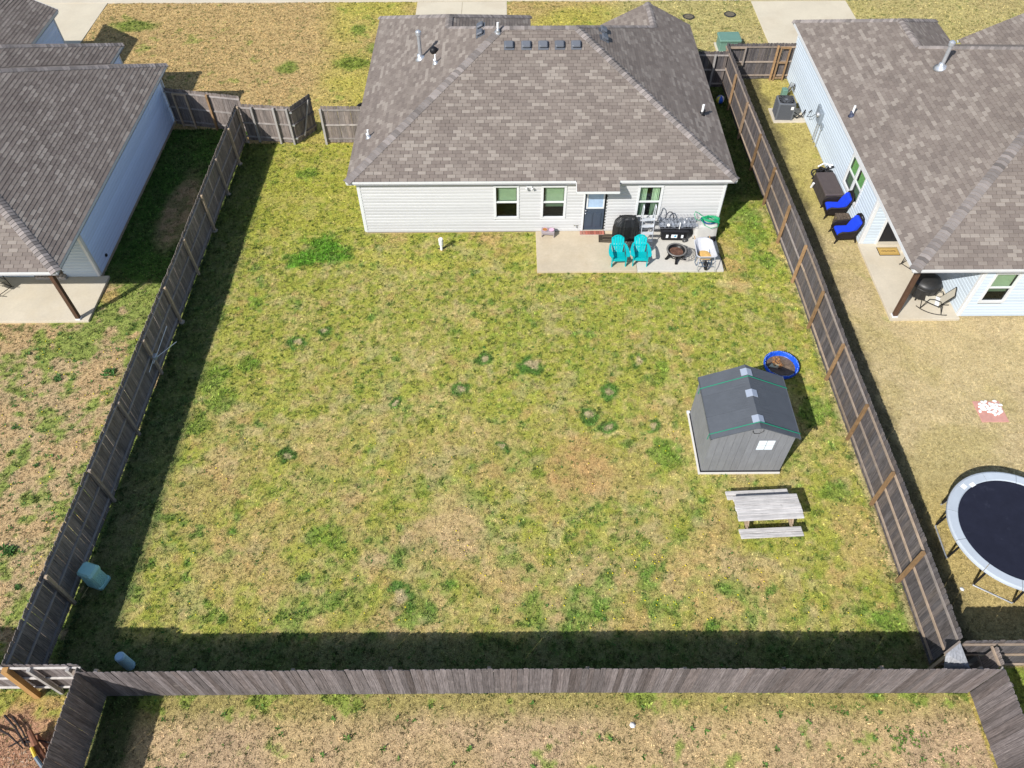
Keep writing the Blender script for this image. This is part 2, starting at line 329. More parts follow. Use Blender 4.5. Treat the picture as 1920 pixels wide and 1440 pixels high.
def grid_lawn():
    st = .07; xs = np.arange(-34, 34.01, st); ys = np.arange(-1, 44.71, st)
    X, Y = np.meshgrid(xs, ys, indexing='ij'); F = field(X, Y); Z = (fbm(X, Y, 2.2, 61)-.5)*.05 + (fbm(X, Y, .4, 62)-.5)*.02
    cx = (X[:-1, :-1]+X[1:, 1:])/2; cy = (Y[:-1, :-1]+Y[1:, 1:])/2; yd = yard_of(cx, cy)
    hw = 15.2+(cy-4.5)*.415; vis = np.abs(cx) < hw
    nx, ny = X.shape; idx = np.arange(nx*ny).reshape(nx, ny)
    for k in range(6):
        m = (yd == k) & vis
        q = np.stack([idx[:-1, :-1][m], idx[1:, :-1][m], idx[1:, 1:][m], idx[:-1, 1:][m]], 1)
        u, inv = np.unique(q, return_inverse=True); q = inv.reshape(q.shape)
        P = np.stack([X.ravel()[u], Y.ravel()[u], Z.ravel()[u]], 1); c = F.reshape(-1, 3)[u]
        me = D.meshes.new('lawn'); me.vertices.add(len(P)); me.vertices.foreach_set('co', P.ravel())
        me.loops.add(q.size); me.loops.foreach_set('vertex_index', q.ravel()); me.polygons.add(len(q)); me.polygons.foreach_set('loop_start', np.arange(0, q.size, 4)); me.update()
        at = me.color_attributes.new('col', 'FLOAT_COLOR', 'POINT'); at.data.foreach_set('color', np.c_[c, np.ones(len(c))].ravel())
        me.materials.append(M_lawn); o = link('lawn', me); tag(o, kind='structure')
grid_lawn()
EXCL = [(-5.9, 8.4, 24.45, 36), (-6, 1, 36, 37), (4.5, 8.4, 36, 36.2), (1.02, 8.34, 22.05, 24.5), (-34, -15.8, 21.9, 33), (-19, -15.5, 19.5, 22), (-34, -18, 33, 38), (14.0, 34, 23.5, 36.5), (16.5, 34, 19.55, 24), (13.95, 16.6, 19.4, 23.7), (-5.2, -.05, 37, 45), (13.85, 19.3, 36.5, 45), (-28, -22.9, 38, 45), (5.85, 8.5, 12.85, 15.3), (12.5, 14.0, 32.25, 33.45), (15.56, 16.47, 14.8, 15.66), (8.9, 9.95, 16.75, 17.75)]
def blades():
    rs = np.random.RandomState(5); A = 5200*1; n = 265000
    y = rs.rand(n*2)*41.5+3.2; hw = 14.2+(y-4.5)*.415; x = (rs.rand(n*2)*2-1)*32
    keep = (np.abs(x) < hw) & (rs.rand(n*2) < np.where(y > 30, .8, 1.))
    for a, b, c, d in EXCL: keep &= ~((x > a) & (x < b) & (y > c) & (y < d))
    x = x[keep]; y = y[keep]; yd = yard_of(x, y)
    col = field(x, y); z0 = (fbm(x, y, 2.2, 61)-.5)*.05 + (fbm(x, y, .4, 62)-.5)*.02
    n = len(x); B = 5; X = np.repeat(x, B)+rs.randn(n*B)*.02; Y = np.repeat(y, B)+rs.randn(n*B)*.02; Z = np.repeat(z0, B)-.004
    g1 = vn(x, y, .13, 91); g2 = vn(x, y, .08, 97)
    amp = np.where(yd == 2, .5, 1.)[:, None]
    col = col*(1-ss(g1, .62, .85)[:, None]*.62*amp) + np.array((.055, .115, .02))*ss(g1, .62, .85)[:, None]*.62*amp*np.where((yd == 0) | (yd == 5), 1, .4)[:, None]
    col = col*(1+(-.24+.85*ss(g2, .45, .8)[:, None])*np.where(yd == 2, .4, 1.)[:, None])
    cc = np.repeat(col, B, 0)*(1+(rs.rand(n, 1)-.5)*np.where(yd == 2, .5, .96)[:, None]).repeat(B, 0)*(.8+.4*rs.rand(n*B, 1)); YD = np.repeat(yd, B)
    r = rs.rand(n).repeat(B); t = r < .12; cc[t] = cc[t]*.45+np.array((.40, .33, .16))*.55
    t = (r > .9) & (YD != 2); cc[t] = cc[t]*.5+np.array((.07, .15, .02))*.5
    t = (r > .8) & (YD == 2); cc[t] = cc[t]*.7+np.array((.2, .2, .04))*.3
    az = rs.rand(n*B)*2*np.pi; tilt = np.radians(30+48*rs.rand(n*B)); far = np.where(Y > 30, 1.12, 1.)
    gsz = 1+.5*(cc[:, 1] > cc[:, 0]*1.2)
    Ln = (.03+.04*rs.rand(n*B))*far*gsz; wd = (.007+.009*rs.rand(n*B))*far*gsz
    dx = np.cos(az); dy = np.sin(az); tip = np.stack([X+dx*Ln*np.sin(tilt), Y+dy*Ln*np.sin(tilt), Z+Ln*np.cos(tilt)], 1)
    a = np.stack([X-dy*wd, Y+dx*wd, Z], 1); b = np.stack([X+dy*wd, Y-dx*wd, Z], 1)
    names = {0: 'patchy yellow green grass of the fenced back yard', 1: 'weedy tan and green grass beside the left house', 2: 'dry straw coloured grass of the right neighbour yard', 3: 'dry tan grass below the long back fence', 4: 'dry grass behind the outer corners of the back fence', 5: 'mown yellow grass in front of the houses'}
    for k in range(6):
        m = YD == k; P = np.stack([a[m], b[m], tip[m]], 1).reshape(-1, 3); nn = len(P)//3
        me = D.meshes.new('grass'); me.vertices.add(nn*3); me.vertices.foreach_set('co', P.ravel()); me.loops.add(nn*3); me.loops.foreach_set('vertex_index', np.arange(nn*3)); me.polygons.add(nn); me.polygons.foreach_set('loop_start', np.arange(0, nn*3, 3)); me.update()
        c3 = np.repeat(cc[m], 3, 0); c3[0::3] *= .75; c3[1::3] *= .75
        at = me.color_attributes.new('col', 'FLOAT_COLOR', 'POINT'); at.data.foreach_set('color', np.c_[c3, np.ones(len(c3))].ravel())
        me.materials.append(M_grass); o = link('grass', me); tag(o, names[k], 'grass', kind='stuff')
blades()
def weeds():
    rs = random.Random(3); mb = MB(); fl = MB()
    spots = []
    def leafy(x, y, r, n, c):
        for i in range(n):
            a = rs.random()*6.28; L = r*(.6+.6*rs.random()); w = L*.22; h = L*(.25+.5*rs.random())
            d = Vector((math.cos(a), math.sin(a), 0)); s_ = Vector((-d.y, d.x, 0)); p = Vector((x, y, .01))+d*r*.15*rs.random()
            k = .7+.6*rs.random(); cc = (c[0]*k, c[1]*k, c[2]*k)
            mb.add([p, p+d*L*.5+s_*w+Vector((0, 0, h*.7)), p+d*L+Vector((0, 0, h)), p+d*L*.5-s_*w+Vector((0, 0, h*.7))], [(0, 1, 2, 3)], cc)
    for x, y, r in [(-14.0, 17.1, .3), (-15.75, 16.9, .22), (-14.7, 10.4, .33), (-13.05, 10.2, .2), (-14.1, 9.2, .16), (-15.1, 13.3, .15), (-13.4, 14.3, .17), (-16.4, 14.8, .15)]: [leafy(x+rs.gauss(0, r*.3), y+rs.gauss(0, r*.3), r*.5, 11, (.05, .12, .025)) for _ in range(5)]
    for i in range(420):
        x = rs.uniform(-17.5, -12.5); y = rs.uniform(6.6, 19.4)
        if abs(x) < 14+(y-4.5)*.415: leafy(x, y, rs.uniform(.04, .10), 7, (.07, .15, .03))
    for i in range(520):
        x = rs.uniform(-11.5, 10.6); y = 6.8+rs.random()**1.5*16
        leafy(x, y, rs.uniform(.03, .08), 6, (.06, .14, .025))
    for i in range(90):
        x = rs.uniform(-9.5, 11.6); y = rs.uniform(4.2, 6.1); leafy(x, y, rs.uniform(.04, .1), 8, (.08, .17, .03))
    for i in range(16):
        x = rs.gauss(8.6+2.2*rs.random(), .5); y = rs.uniform(4.4, 6.0)
        for k in range(5): leafy(x+rs.gauss(0, .1), y+rs.gauss(0, .08), .05, 7, (.10, .19, .03))
    for i in range(520):                                              # ragged growth along fence feet
        y = rs.uniform(7, 30); x = 10.85+rs.gauss(0, .06) if rs.random() < .5 else -12.05+rs.gauss(0, .07)
        leafy(x, y, rs.uniform(.04, .12), 5, (.16, .17, .05) if x > 0 else (.05, .08, .02))
    for i in range(160): leafy(12.05+rs.random()*.9, rs.uniform(4.2, 6.5), .12, 8, (.08, .2, .02))
    o = mb.build('weeds', mat('weed_leaves', (1, 1, 1), .7, attr='tint', spec=.2)); tag(o, 'small dark green leafy weeds scattered through the lawns', 'weeds', kind='stuff')
    for i in range(330):
        if rs.random() < .45: x = rs.uniform(-17, -12.5); y = rs.uniform(7, 19)
        else: x = rs.uniform(-10, 10.5); y = 8.2+rs.random()**2*7
        if rs.random() < .15: x = 4.2+rs.gauss(0, 1.3); y = 9.3+rs.gauss(0, .9)
        r = rs.uniform(.014, .024); fl.lathe([(r*.5, .03), (r, .045), (r*.4, .052)], (x, y, 0), 6)
    o = fl.build('dandelion_flowers', mat('dandelion', (.75, .62, .02), .6)); tag(o, 'tiny yellow dandelion heads dotted over the grass', 'flowers', kind='stuff')
weeds()
g = MB(); g.add([(-400, -200, -.06), (400, -200, -.06), (400, 600, -.06), (-400, 600, -.06)], [(0, 1, 2, 3)]); tag(g.build('ground', M_ground), kind='structure')

def slab(name, x0, x1, y0, y1, z1, m, joints=()):
    xs = [x0]+list(joints)+[x1]; mb = MB()
    for a, b in zip(xs[:-1], xs[1:]): mb.rbox((a+(.006 if a != x0 else 0), y0, -.05), (b-(.006 if b != x1 else 0), y1, z1), .008)
    return tag(mb.build(name, m), kind='structure')
slab('driveway', -5.2, -.08, 37.0, 44.6, .03, M_drive, (-2.62,))
slab('driveway', 13.88, 19.3, 36.4, 44.5, .03, M_drive)
slab('driveway', -28, -22.95, 37.6, 44.7, .03, M_drive)
slab('sidewalk', -60, 60, 44.68, 46.2, .05, M_conc2)
slab('road', -80, 80, 47.5, 56, .0, M_road)

# ------------------------------------------------------------------ roofs and houses
EXPO, TABW = .143, .333
def clip(poly, u0, u1, v0, v1):
    for ax, lim, sg in ((0, u0, 1), (0, u1, -1), (1, v0, 1), (1, v1, -1)):
        out = []; n = len(poly)
        if not n: return []
        for i in range(n):
            a = poly[i]; b = poly[(i+1) % n]; da = (a[ax]-lim)*sg; db = (b[ax]-lim)*sg
            if da >= 0: out.append(a)
            if da*db < 0:
                t = da/(da-db); out.append((a[0]+(b[0]-a[0])*t, a[1]+(b[1]-a[1])*t))
        poly = out
    return poly
SHADES = [(1.14*t[0], 1.15*t[1], 1.08*t[2]) for t in [(.155, .128, .119), (.170, .142, .131), (.186, .157, .145), (.208, .177, .163), (.25, .217, .20), (.142, .118, .11)]]
SHADES = [tuple(m+.82*(v-m) for v, m in zip(t, (.196, .167, .145))) for t in SHADES]
def pick_shade(k, i, rs):
    r = rs.random() + .12*math.sin(i*.7+k*.33)*math.sin(k*.21)
    return 5 if r < .12 else 0 if r < .3 else 1 if r < .52 else 2 if r < .72 else 3 if r < .87 else 4
class Roof:
    def __init__(s, house): s.house = house; s.deck = MB(); s.rest = MB(); s.full = []; s.caps = []; s.rs = random.Random(11)
    def face(s, poly, shades=1.):
        """poly: 3D points, the first edge lies along the eave; courses rise from it."""
        P = [Vector(p) for p in poly]; e = (P[1]-P[0]).normalized(); n = None
        for i in range(2, len(P)):
            n = e.cross(P[i]-P[0])
            if n.length > .01: break
        n.normalize()
        if n.z < 0: n = -n
        up_ = n.cross(e).normalized()
        if up_.z < 0: up_ = -up_
        O = P[0]; uv = [((p-O).dot(e), (p-O).dot(up_)) for p in P]
        s.deck.add(P, [tuple(range(len(P)))])
        u0 = min(a for a, b in uv); u1 = max(a for a, b in uv); v1 = max(b for a, b in uv); v0 = min(b for a, b in uv)
        k = int(math.floor(v0/EXPO))
        while k*EXPO < v1:
            off = (k % 2)*TABW/2 + ((k//2) % 3)*.04; i = int(math.floor((u0-off)/TABW))-1
            while i*TABW+off < u1:
                a = i*TABW+off+.0075; b = (i+1)*TABW+off-.0075; c = k*EXPO; d = c+EXPO
                q = clip(uv, a, b, c, d)
                if len(q) >= 3:
                    ar = abs(sum(q[m][0]*q[(m+1) % len(q)][1]-q[(m+1) % len(q)][0]*q[m][1] for m in range(len(q))))/2
                    sh = pick_shade(k, i, s.rs)
                    if ar > .004:
                        full = ar > (b-a)*EXPO*.995
                        pos = O+e*((a+b)/2)+up_*c
                        if full: s.full.append((pos, e, up_, n, sh, shades))
                        else: s.piece(O, e, up_, n, q, c, sh)
                i += 1
            k += 1
    def piece(s, O, e, up_, n, q, c, sh):
        top = [O+e*a+up_*b+n*(.019-.014*(b-c)/EXPO) for a, b in q]; bot = [O+e*a+up_*b+n*.002 for a, b in q]
        m = len(q); fs = [tuple(range(m))] + [(i, m+i, m+(i+1) % m, (i+1) % m) for i in range(m)]
        s.rest.add(top+bot, fs, SHADES[sh])
    def hip(s, p, q, w=.185, start=0.):
        """overlapping ridge caps from low p to high q"""
        p = Vector(p); q = Vector(q); d = (q-p).normalized(); L = (q-p).length; n = int(L/EXPO)
        side = d.cross(Vector((0, 0, 1))).normalized(); upn = side.cross(d).normalized()
        flat = abs(d.z) < .02; dr = .45 if flat else .36
        for i in range(n): s.caps.append((p+d*(i*L/n), d, side, upn, dr, L/n, w))
    def finish(s):
        H = s.house; r = s.deck.build('roof', M_under, H); r.location -= Vector((0, 0, 0))
        camp = Vector((0, 0, CAMH)); s.full.sort(key=lambda t: (t[0]-camp).length if SC_in(t[0]) else 1e3+(t[0]-camp).length)
        meshes = []
        hw = TABW/2-.0075
        for sh in range(6):
            mb = MB(); t = [(-hw, 0, .019), (hw, 0, .019), (hw, EXPO, .005), (-hw, EXPO, .005)]; b = [(x, y, .002) for x, y, z in t]
            mb.add(t+b, [(0, 1, 2, 3)]+[(i, 4+i, 4+(i+1) % 4, (i+1) % 4) for i in range(4)], SHADES[sh]); meshes.append(mb.mesh(M_shingle, name='shingle'))
        for j, (pos, e, u, n, sh, k) in enumerate(s.full):
            if j < 300:
                o = D.objects.new('shingle', meshes[sh]); COL.objects.link(o); o.parent = r
                m = Matrix((e, u, n)).transposed().to_4x4()
                if m.determinant() < 0: m = Matrix((-e, u, n)).transposed().to_4x4()
                m.translation = pos-ORG[r]; o.matrix_local = m
            else:
                s.piece(pos, e, u, n, [(-hw, 0), (hw, 0), (hw, EXPO), (-hw, EXPO)], 0, sh)
        o = s.rest.build('shingle_courses', M_shingle, r); o['kind'] = 'stuff'
        cm = {}
        for j, (p, d, side, upn, dr, L, w) in enumerate(s.caps):
            key = (round(dr, 2), round(L, 4), round(w, 3))
            if key not in cm:
                mb = MB(); a, b = 0, L*1.35
                pr = [(-w, -w*dr), (-w*.5, -w*dr*.45), (0, .0), (w*.5, -w*dr*.45), (w, -w*dr)]
                t0 = [(x, a, z+.045) for x, z in pr]; t1 = [(x, b, z+.016) for x, z in pr]; b0 = [(x, a, z+.008) for x, z in pr]; b1 = [(x, b, z+.006) for x, z in pr]
                vs_ = t0+t1+b0+b1; fs = [(i, i+1, 6+i, 5+i) for i in range(4)]+[(i, 10+i, 11+i, i+1) for i in range(4)]+[(0, 5, 15, 10), (4, 14, 19, 9)]+[(5+i, 6+i, 16+i, 15+i) for i in range(4)]
                mb.add(vs_, fs); cm[key] = mb.mesh(M_cap, name='ridge_cap')
            o = D.objects.new('ridge_cap', cm[key]); COL.objects.link(o); o.parent = r
            m = Matrix((side, d, upn)).transposed().to_4x4(); m.translation = p-ORG[r]; o.matrix_local = m
        return r
def SC_in(p):
    d = Vector(p)-Vector((0, 0, CAMH)); z = d.dot(fw); x = d.dot(rt2)/z; y = d.dot(up2)/z
    return abs(x) < .6666 and abs(y) < .5
def eave_trim(house, pts, z=2.75, closed=False, m=None, over=.3):
    """white fascia along the eave line"""
    n = len(pts)
    for i in range(n-1):
        a = Vector(pts[i]); b = Vector(pts[i+1]); d = (b-a).normalized(); MB().bar(a+Vector((0, 0, -.05)), b+Vector((0, 0, -.05)), .03, .095).build('fascia', M_white, house)
def siding(house, p0, p1, z0, z1, m, openings=(), corner=(True, True), lap=.146, name='wall'):
    """lapped siding boards from p0 to p1 (outside on the right of the direction)"""
    a = Vector((*p0, 0)); b = Vector((*p1, 0)); d = (b-a).normalized(); L = (b-a).length; n = Vector((d.y, -d.x, 0))
    w = MB(); # backing, split round openings
    def rects(zlo, zhi):
        cuts = sorted((s0, s1) for s0, s1, q0, q1 in openings if q0 < zhi-.005 and q1 > zlo+.005); x = 0; o = []
        for s0, s1 in cuts:
            if s0 > x: o.append((x, s0))
            x = max(x, s1)
        if x < L: o.append((x, L))
        return o
    zs = sorted({z0, z1} | {q for o in openings for q in o[2:] if z0 < q < z1})
    for zl, zh in zip(zs[:-1], zs[1:]):
        for s0, s1 in rects(zl, zh): w.bar(a+d*s0-n*.06+Vector((0, 0, (zl+zh)/2)), a+d*s1-n*.06+Vector((0, 0, (zl+zh)/2)), .1, zh-zl)
    wo = w.build(name, M_backing, house)
    k = 0; z = z0
    while z < z1-.01:
        zh = min(z+lap, z1)
        for s0, s1 in rects(z, zh):
            A = a+d*s0; B = a+d*s1; up_ = Vector((0, 0, 1)); mb = MB()
            pr = [(0, -.010), (.038, -.010), (.036, 0), (.030, (zh-z)*.55), (.010, (zh-z)*.74), (.006, zh-z-.002), (0, zh-z-.002)]
            mb.loft([[A+n*x+up_*(z+y) for x, y in pr], [B+n*x+up_*(z+y) for x, y in pr]])
            mb.build('siding_board', m, wo)
        z = zh
    if corner[0]: MB().bar(a+Vector((0, 0, z0))+n*.018+d*.04, a+n*.018+d*.04+Vector((0, 0, z1)), .1, .045, upv=n).build('corner_trim', M_white, house)
    if corner[1]: MB().bar(b+Vector((0, 0, z0))+n*.018-d*.04, b+n*.018-d*.04+Vector((0, 0, z1)), .1, .045, upv=n).build('corner_trim', M_white, house)
    return wo
def window(house, p0, d, s0, s1, z0, z1, upper='blind', lower='dark', double=False, lab=None, gm=None):
    """sash window in a wall starting at p0 along d; outside is to the right of d"""
    a = Vector((*p0, 0)); d = Vector((*d, 0)); n = Vector((d.y, -d.x, 0)); Z = Vector((0, 0, 1))
    def P(s, z, o): return a+d*s+Z*z+n*o
    fr = MB(); t = .06
    def hb(mb, s_0, s_1, z, h, o=.015, dp=.07): mb.bar(P(s_0, z, o), P(s_1, z, o), dp, h)
    def vb(mb, s, z_0, z_1, wd, o=.015, dp=.07): mb.bar(P(s, z_0, o), P(s, z_1, o), wd, dp, upv=n)
    hb(fr, s0-.045, s1+.045, z0+.02, .09); hb(fr, s0-.045, s1+.045, z1-.02, .09)
    vb(fr, s0, z0+.06, z1-.06, .09); vb(fr, s1, z0+.06, z1-.06, .09)
    w = fr.build('window', M_white, house)
    if lab: w['label'] = lab
    bk = MB(); bk.bar(P(s0, (z0+z1)/2, -.30), P(s1, (z0+z1)/2, -.30), .02, z1-z0)
    for s in (s0, s1): bk.bar(P(s, z0, -.17), P(s, z1, -.17), .01, .24, upv=n)
    hb(bk, s0, s1, z0, .01, -.17, .24); hb(bk, s0, s1, z1, .01, -.17, .24); bk.build('reveal', M_dark, w)
    units = [(s0, s1)] if not double else [(s0, (s0+s1)/2-.035), ((s0+s1)/2+.035, s1)]
    if double: mu = MB(); vb(mu, (s0+s1)/2, z0+.06, z1-.06, .1); mu.build('mullion', M_white, w)
    zm = (z0+z1)/2
    for u0, u1 in units:
        ms = MB(); hb(ms, u0+.04, u1-.04, zm, .06, .0); ms.build('meeting_rail', M_white, w)
        for lo, (q0, q1) in enumerate(((zm+.03, z1-.06), (z0+.06, zm-.03))):
            pm = MB(); o = -.02+(-.0 if lo else .012); pm.add([P(u0+.04, q0, o), P(u1-.04, q0, o), P(u1-.04, q1, o), P(u0+.04, q1, o)], [(0, 1, 2, 3)])
            pm.build('pane', (gm or M_glass_up) if not lo else M_glass_lo, w)
        if upper == 'curtain':
            for c0, c1 in ((u0+.06, u0+(u1-u0)*.40), (u0+(u1-u0)*.62, u1-.05)):
                cm = MB(); nn = 14; pts = [P(c0+(c1-c0)*i/nn, 0, -.1+.02*math.sin(i*2.1)) for i in range(nn+1)]
                cm.loft([[p+Z*z0 for p in pts], [p+Z*z1 for p in pts]], cap=False, closed=False); cm.build('curtain', M_curtain, w)
        else:
            bm_ = MB(); zb = z0+.06 if upper == 'full' else zm-(.28 if lower == 'half' else -.02); k = int((z1-.06-zb)/.035)
            bm_.bar(P(u0+.14 if upper == 'blind' else u0+.05, (zb+z1-.06)/2, -.105), P(u1-.06, (zb+z1-.06)/2, -.105), .003, z1-.06-zb)
            for i in range(k): bm_.bar(P(u0+.12 if upper == 'blind' else u0+.05, zb+.035*i, -.09), P(u1-.06, zb+.035*i, -.09), .004, .031, upv=(n*.35+Z))
            bm_.build('blind', M_blind, w)
    return w
def soffit(house, poly, z=2.60):
    m = MB(); m.add([(x, y, z) for x, y in poly], [tuple(range(len(poly)))]); return m.build('soffit', M_soffit, house)
E = 2.75

# ================= middle house
H1 = thing('house', (1.2, 30, 0), 'middle house with grey shingle hip roof, off white lap siding and a rear patio', 'house')
r = Roof(H1)
def z1f(d): return E+.5*d
A_ = (-6.2, 24.2, E); B_ = (8.65, 24.2, E); RL = (-.25, 30.15, E+2.975); RR = (2.70, 30.15, E+2.975)
WR0 = (-2.575, 32.475, E+1.8125); WR1 = (-2.575, 33.575, E+1.8125); GR0 = (6.51, 33.96, E+1.07); GR1 = (6.51, 36.25, E+1.07)
# the rear slope carries on down over the door
r.face([A_, (2.55, 24.2, E), (2.55, 23.8, E-.2), (4.18, 23.8, E-.2), (4.18, 24.2, E), B_, RR, RL])
r.face([(-6.2, 37.2, E), A_, RL, WR0, WR1])
r.face([(1.05, 36.1, E), (1.05, 37.2, E), WR1, WR0])
r.face([(-6.2, 37.2, E), (1.05, 37.2, E), WR1])
r.face([(4.37, 36.1, E), (1.05, 36.1, E), WR0, RL, RR, GR0])
r.face([B_, (8.65, 36.25, E), GR1, GR0, RR])
r.face([(4.37, 36.25, E), (4.37, 36.1, E), GR0, GR1])
r.hip(A_, RL); r.hip(B_, RR); r.hip(RL, RR, .15); r.hip(WR0, RL, .13); r.hip((-6.2, 37.2, E), WR1); r.hip((1.05, 37.2, E), WR1); r.hip(WR0, WR1, .15); r.hip(GR0, RR, .13); r.hip(GR1, GR0, .15)
roof1 = r.finish()
eave_trim(H1, [A_, (2.53, 24.2, E)]); eave_trim(H1, [(4.2, 24.2, E), B_]); eave_trim(H1, [A_, (-6.2, 37.2, E)]); eave_trim(H1, [B_, (8.65, 36.25, E)]); eave_trim(H1, [(-6.2, 37.2, E), (1.05, 37.2, E)]); eave_trim(H1, [(1.05, 37.2, E), (1.05, 36.1, E)])
eave_trim(H1, [(2.55, 23.8, E-.2), (4.18, 23.8, E-.2)]); MB().bar((2.55, 23.82, E-.29), (2.55, 24.2, E-.09), .03, .14).build('fascia', M_white, H1); MB().bar((4.18, 23.82, E-.29), (4.18, 24.2, E-.09), .03, .14).build('fascia', M_white, H1)
MB().bar((8.65, 36.25, E-.09), (GR1[0], GR1[1], GR1[2]-.09), .03, .15).build('fascia', M_white, H1); MB().bar((4.37, 36.25, E-.09), (GR1[0], GR1[1], GR1[2]-.09), .03, .15).build('fascia', M_white, H1)
soffit(H1, [(-6.2, 24.2), (8.65, 24.2), (8.65, 36.2), (1.05, 36.2), (1.05, 37.2), (-6.2, 37.2)])
MB().prism([(2.57, 23.84, 2.44), (4.16, 23.84, 2.44), (4.16, 24.4, 2.44), (2.57, 24.4, 2.44)], (0, 0, .02)).build('porch_soffit', M_soffit, H1)
MB().box((-5.82, 24.52, -.2), (8.34, 36.0, .13)).build('foundation', M_found, H1)
YW = 24.48
ops = [(4.75+.55, 5.65+.55, .78, 2.34), (6.60+.55, 7.5+.55, .78, 2.34), (8.28+.55, 9.14+.55, .0, 2.02), (10.33+.55, 11.23+.55, .79, 2.32)]
XL = -5.86
ops = [(-.57-XL, .33-XL, .78, 2.35), (1.28-XL, 2.18-XL, .77, 2.34), (2.94-XL, 3.82-XL, .05, 2.05), (5.03-XL, 5.93-XL, .79, 2.32)]
wl = siding(H1, (XL, YW), (8.37, YW), .13, 2.6, M_side, ops)
siding(H1, (8.37, YW), (8.37, 36.0), .13, 2.6, M_side, corner=(True, False))
siding(H1, (-5.86, 37.0), (XL, YW), .13, 2.6, M_side, corner=(False, True))
siding(H1, (1.0, 37.0), (-5.86, 37.0), .13, 2.6, M_side, corner=(True, False)); siding(H1, (8.37, 36.0), (1.0, 36.0), .13, 2.6, M_side, corner=(False, False))
window(H1, (XL, YW), (1, 0), *ops[0]); window(H1, (XL, YW), (1, 0), *ops[1], lower='half'); window(H1, (XL, YW), (1, 0), *ops[3], upper='curtain', lab='rear window with pale green curtains')
# rear door
dr = MB().bar((2.99, YW+.03, 1.06), (3.77, YW+.03, 1.06), .05, 1.88).build('door', M_door, H1)
dr['label'] = 'slate blue rear door with a half light window'
fm = MB(); fm.box((3.04, YW-.03, 1.93), (3.74, YW+.005, 1.985)); fm.box((3.04, YW-.03, 1.23), (3.74, YW+.005, 1.285)); fm.box((3.04, YW-.03, 1.285), (3.095, YW+.005, 1.93)); fm.box((3.685, YW-.03, 1.285), (3.74, YW+.005, 1.93)); fm.build('glazing_frame', M_white, dr)
MB().box((3.095, YW-.008, 1.285), (3.685, YW+.004, 1.93)).build('pane', M_doorg, dr)
for x in (3.09, 3.43):
    MB().box((x, YW-.012, .3), (x+.24, YW+.004, 1.02)).build('panel', M_door, dr)
    MB().box((x+.03, YW-.02, .34), (x+.21, YW-.011, .98)).build('panel', M_door, dr)
for z in (1.0, 1.14): MB().lathe([(.015, 0), (.03, .02), (.03, .045), (.01, .06)], n=10).build('handle', M_galv, dr, loc=(3.03, YW-.005, z), rot=(R(90), 0, 0), smooth=True)
MB().box((2.90, YW-.045, .1), (2.965, YW+.06, 2.06)).build('door_jamb', M_white, H1); MB().box((3.80, YW-.03, .1), (3.86, YW+.06, 2.06)).build('door_jamb', M_dark, H1); MB().box((2.965, YW-.045, 2.02), (3.86, YW+.06, 2.09)).build('door_head', M_white, H1)
MB().box((2.965, YW-.02, .1), (2.99, YW+.05, 2.0)).build('door_jamb', M_dark, H1)
MB().box((2.96, YW-.08, .1), (3.80, YW+.06, .135)).build('threshold', M_conc2, H1)
st = MB().box((2.84, 24.19, .05), (3.84, 24.41, .125)).build('brick_step', M_mortar, H1)
bme = MB().rbox((0, 0, 0), (.100, .2, .058), .006).mesh(M_brick, name='brick')
for i in range(9): link('brick', bme, st, (2.85+i*.111, 24.195, .107+.004*random.random()))
# security light, tap, vents
L_ = MB().box((.66, YW-.06, 2.27), (.88, YW-.02, 2.36)).build('flood_light', M_white, H1)
for x in (.68, .86): MB().lathe([(.02, 0), (.055, .07), (.05, .1)], n=12).build('lamp_head', M_white, L_, loc=(x, YW-.08, 2.30), rot=(R(115), 0, R(-25 if x < .7 else 25)))
MB().tube([(2.69, YW, .38), (2.69, YW-.09, .38), (2.69, YW-.1, .33)], .022, 8).build('garden_tap', M_galv, H1)
MB().box((2.60, YW-.03, .29), (2.78, YW-.02, .45)).build('tap_plate', mat('dirty_plate', (.2, .19, .15), .8), H1)
M_vent = mat('grey_roof_vent', (.11, .12, .14), .5, var=.1)
def roof_vent(x, y, face, par=H1):
    if face == 'rear': z = E+.5*(y-24.2); nrm = Vector((0, -.5, 1)).normalized(); e = Vector((1, 0, 0))
    elif face == 'left': z = E+.5*(x+6.2); nrm = Vector((-.5, 0, 1)).normalized(); e = Vector((0, 1, 0))
    else: z = E+.5*(8.65-x); nrm = Vector((.5, 0, 1)).normalized(); e = Vector((0, 1, 0))
    u = nrm.cross(e); o = D.objects.new('roof_vent', None)
    mb = MB(); mb.box((-.2, -.2, .0), (.2, .2, .022)); mb.rbox((-.135, -.10, .022), (.135, .10, .08), .02); mb.rbox((-.17, -.145, .08), (.17, .145, .15), .03)
    ob = mb.build('roof_vent', M_vent, par); m = Matrix((e, u, nrm)).transposed().to_4x4(); m.translation = Vector((x, y, z))+nrm*.012-ORG[par]; ob.matrix_local = m
# positions on the slopes
for x in (0.02, .70, 1.37, 2.02, 2.67): roof_vent(x, 29.38, 'rear')
for y in (31.0, 30.4): roof_vent(-1.12, y, 'left')
for y in (30.9, 30.25): roof_vent(3.85, y, 'right')
def pipe(x, y, z, h, r=.04, par=H1, m=None, boot=None, cap=False, lean=(0, 0), flash=.15, tiltn=(0, 0, 1)):
    p = MB(); p.lathe([(r, -.1), (r, h)], (x, y, z), 12)
    if cap: p.lathe([(r*1.0, h-.16), (r*1.6, h-.13), (r*1.6, h), (r*.8, h+.05)], (x, y, z), 12)
    o = p.build('vent_pipe', m or M_pvc, par, smooth=False)
    b = MB(); b.lathe([(flash, -.0), (flash*.6, .03), (r*1.5, .12), (r*1.05, .2)], (0, 0, 0), 14)
    n = Vector(tiltn).normalized(); q = n.to_track_quat('Z', 'Y').to_euler()
    b.build('flashing', boot or M_galv, o, loc=(x, y, z+.01), rot=q, smooth=True)
    return o
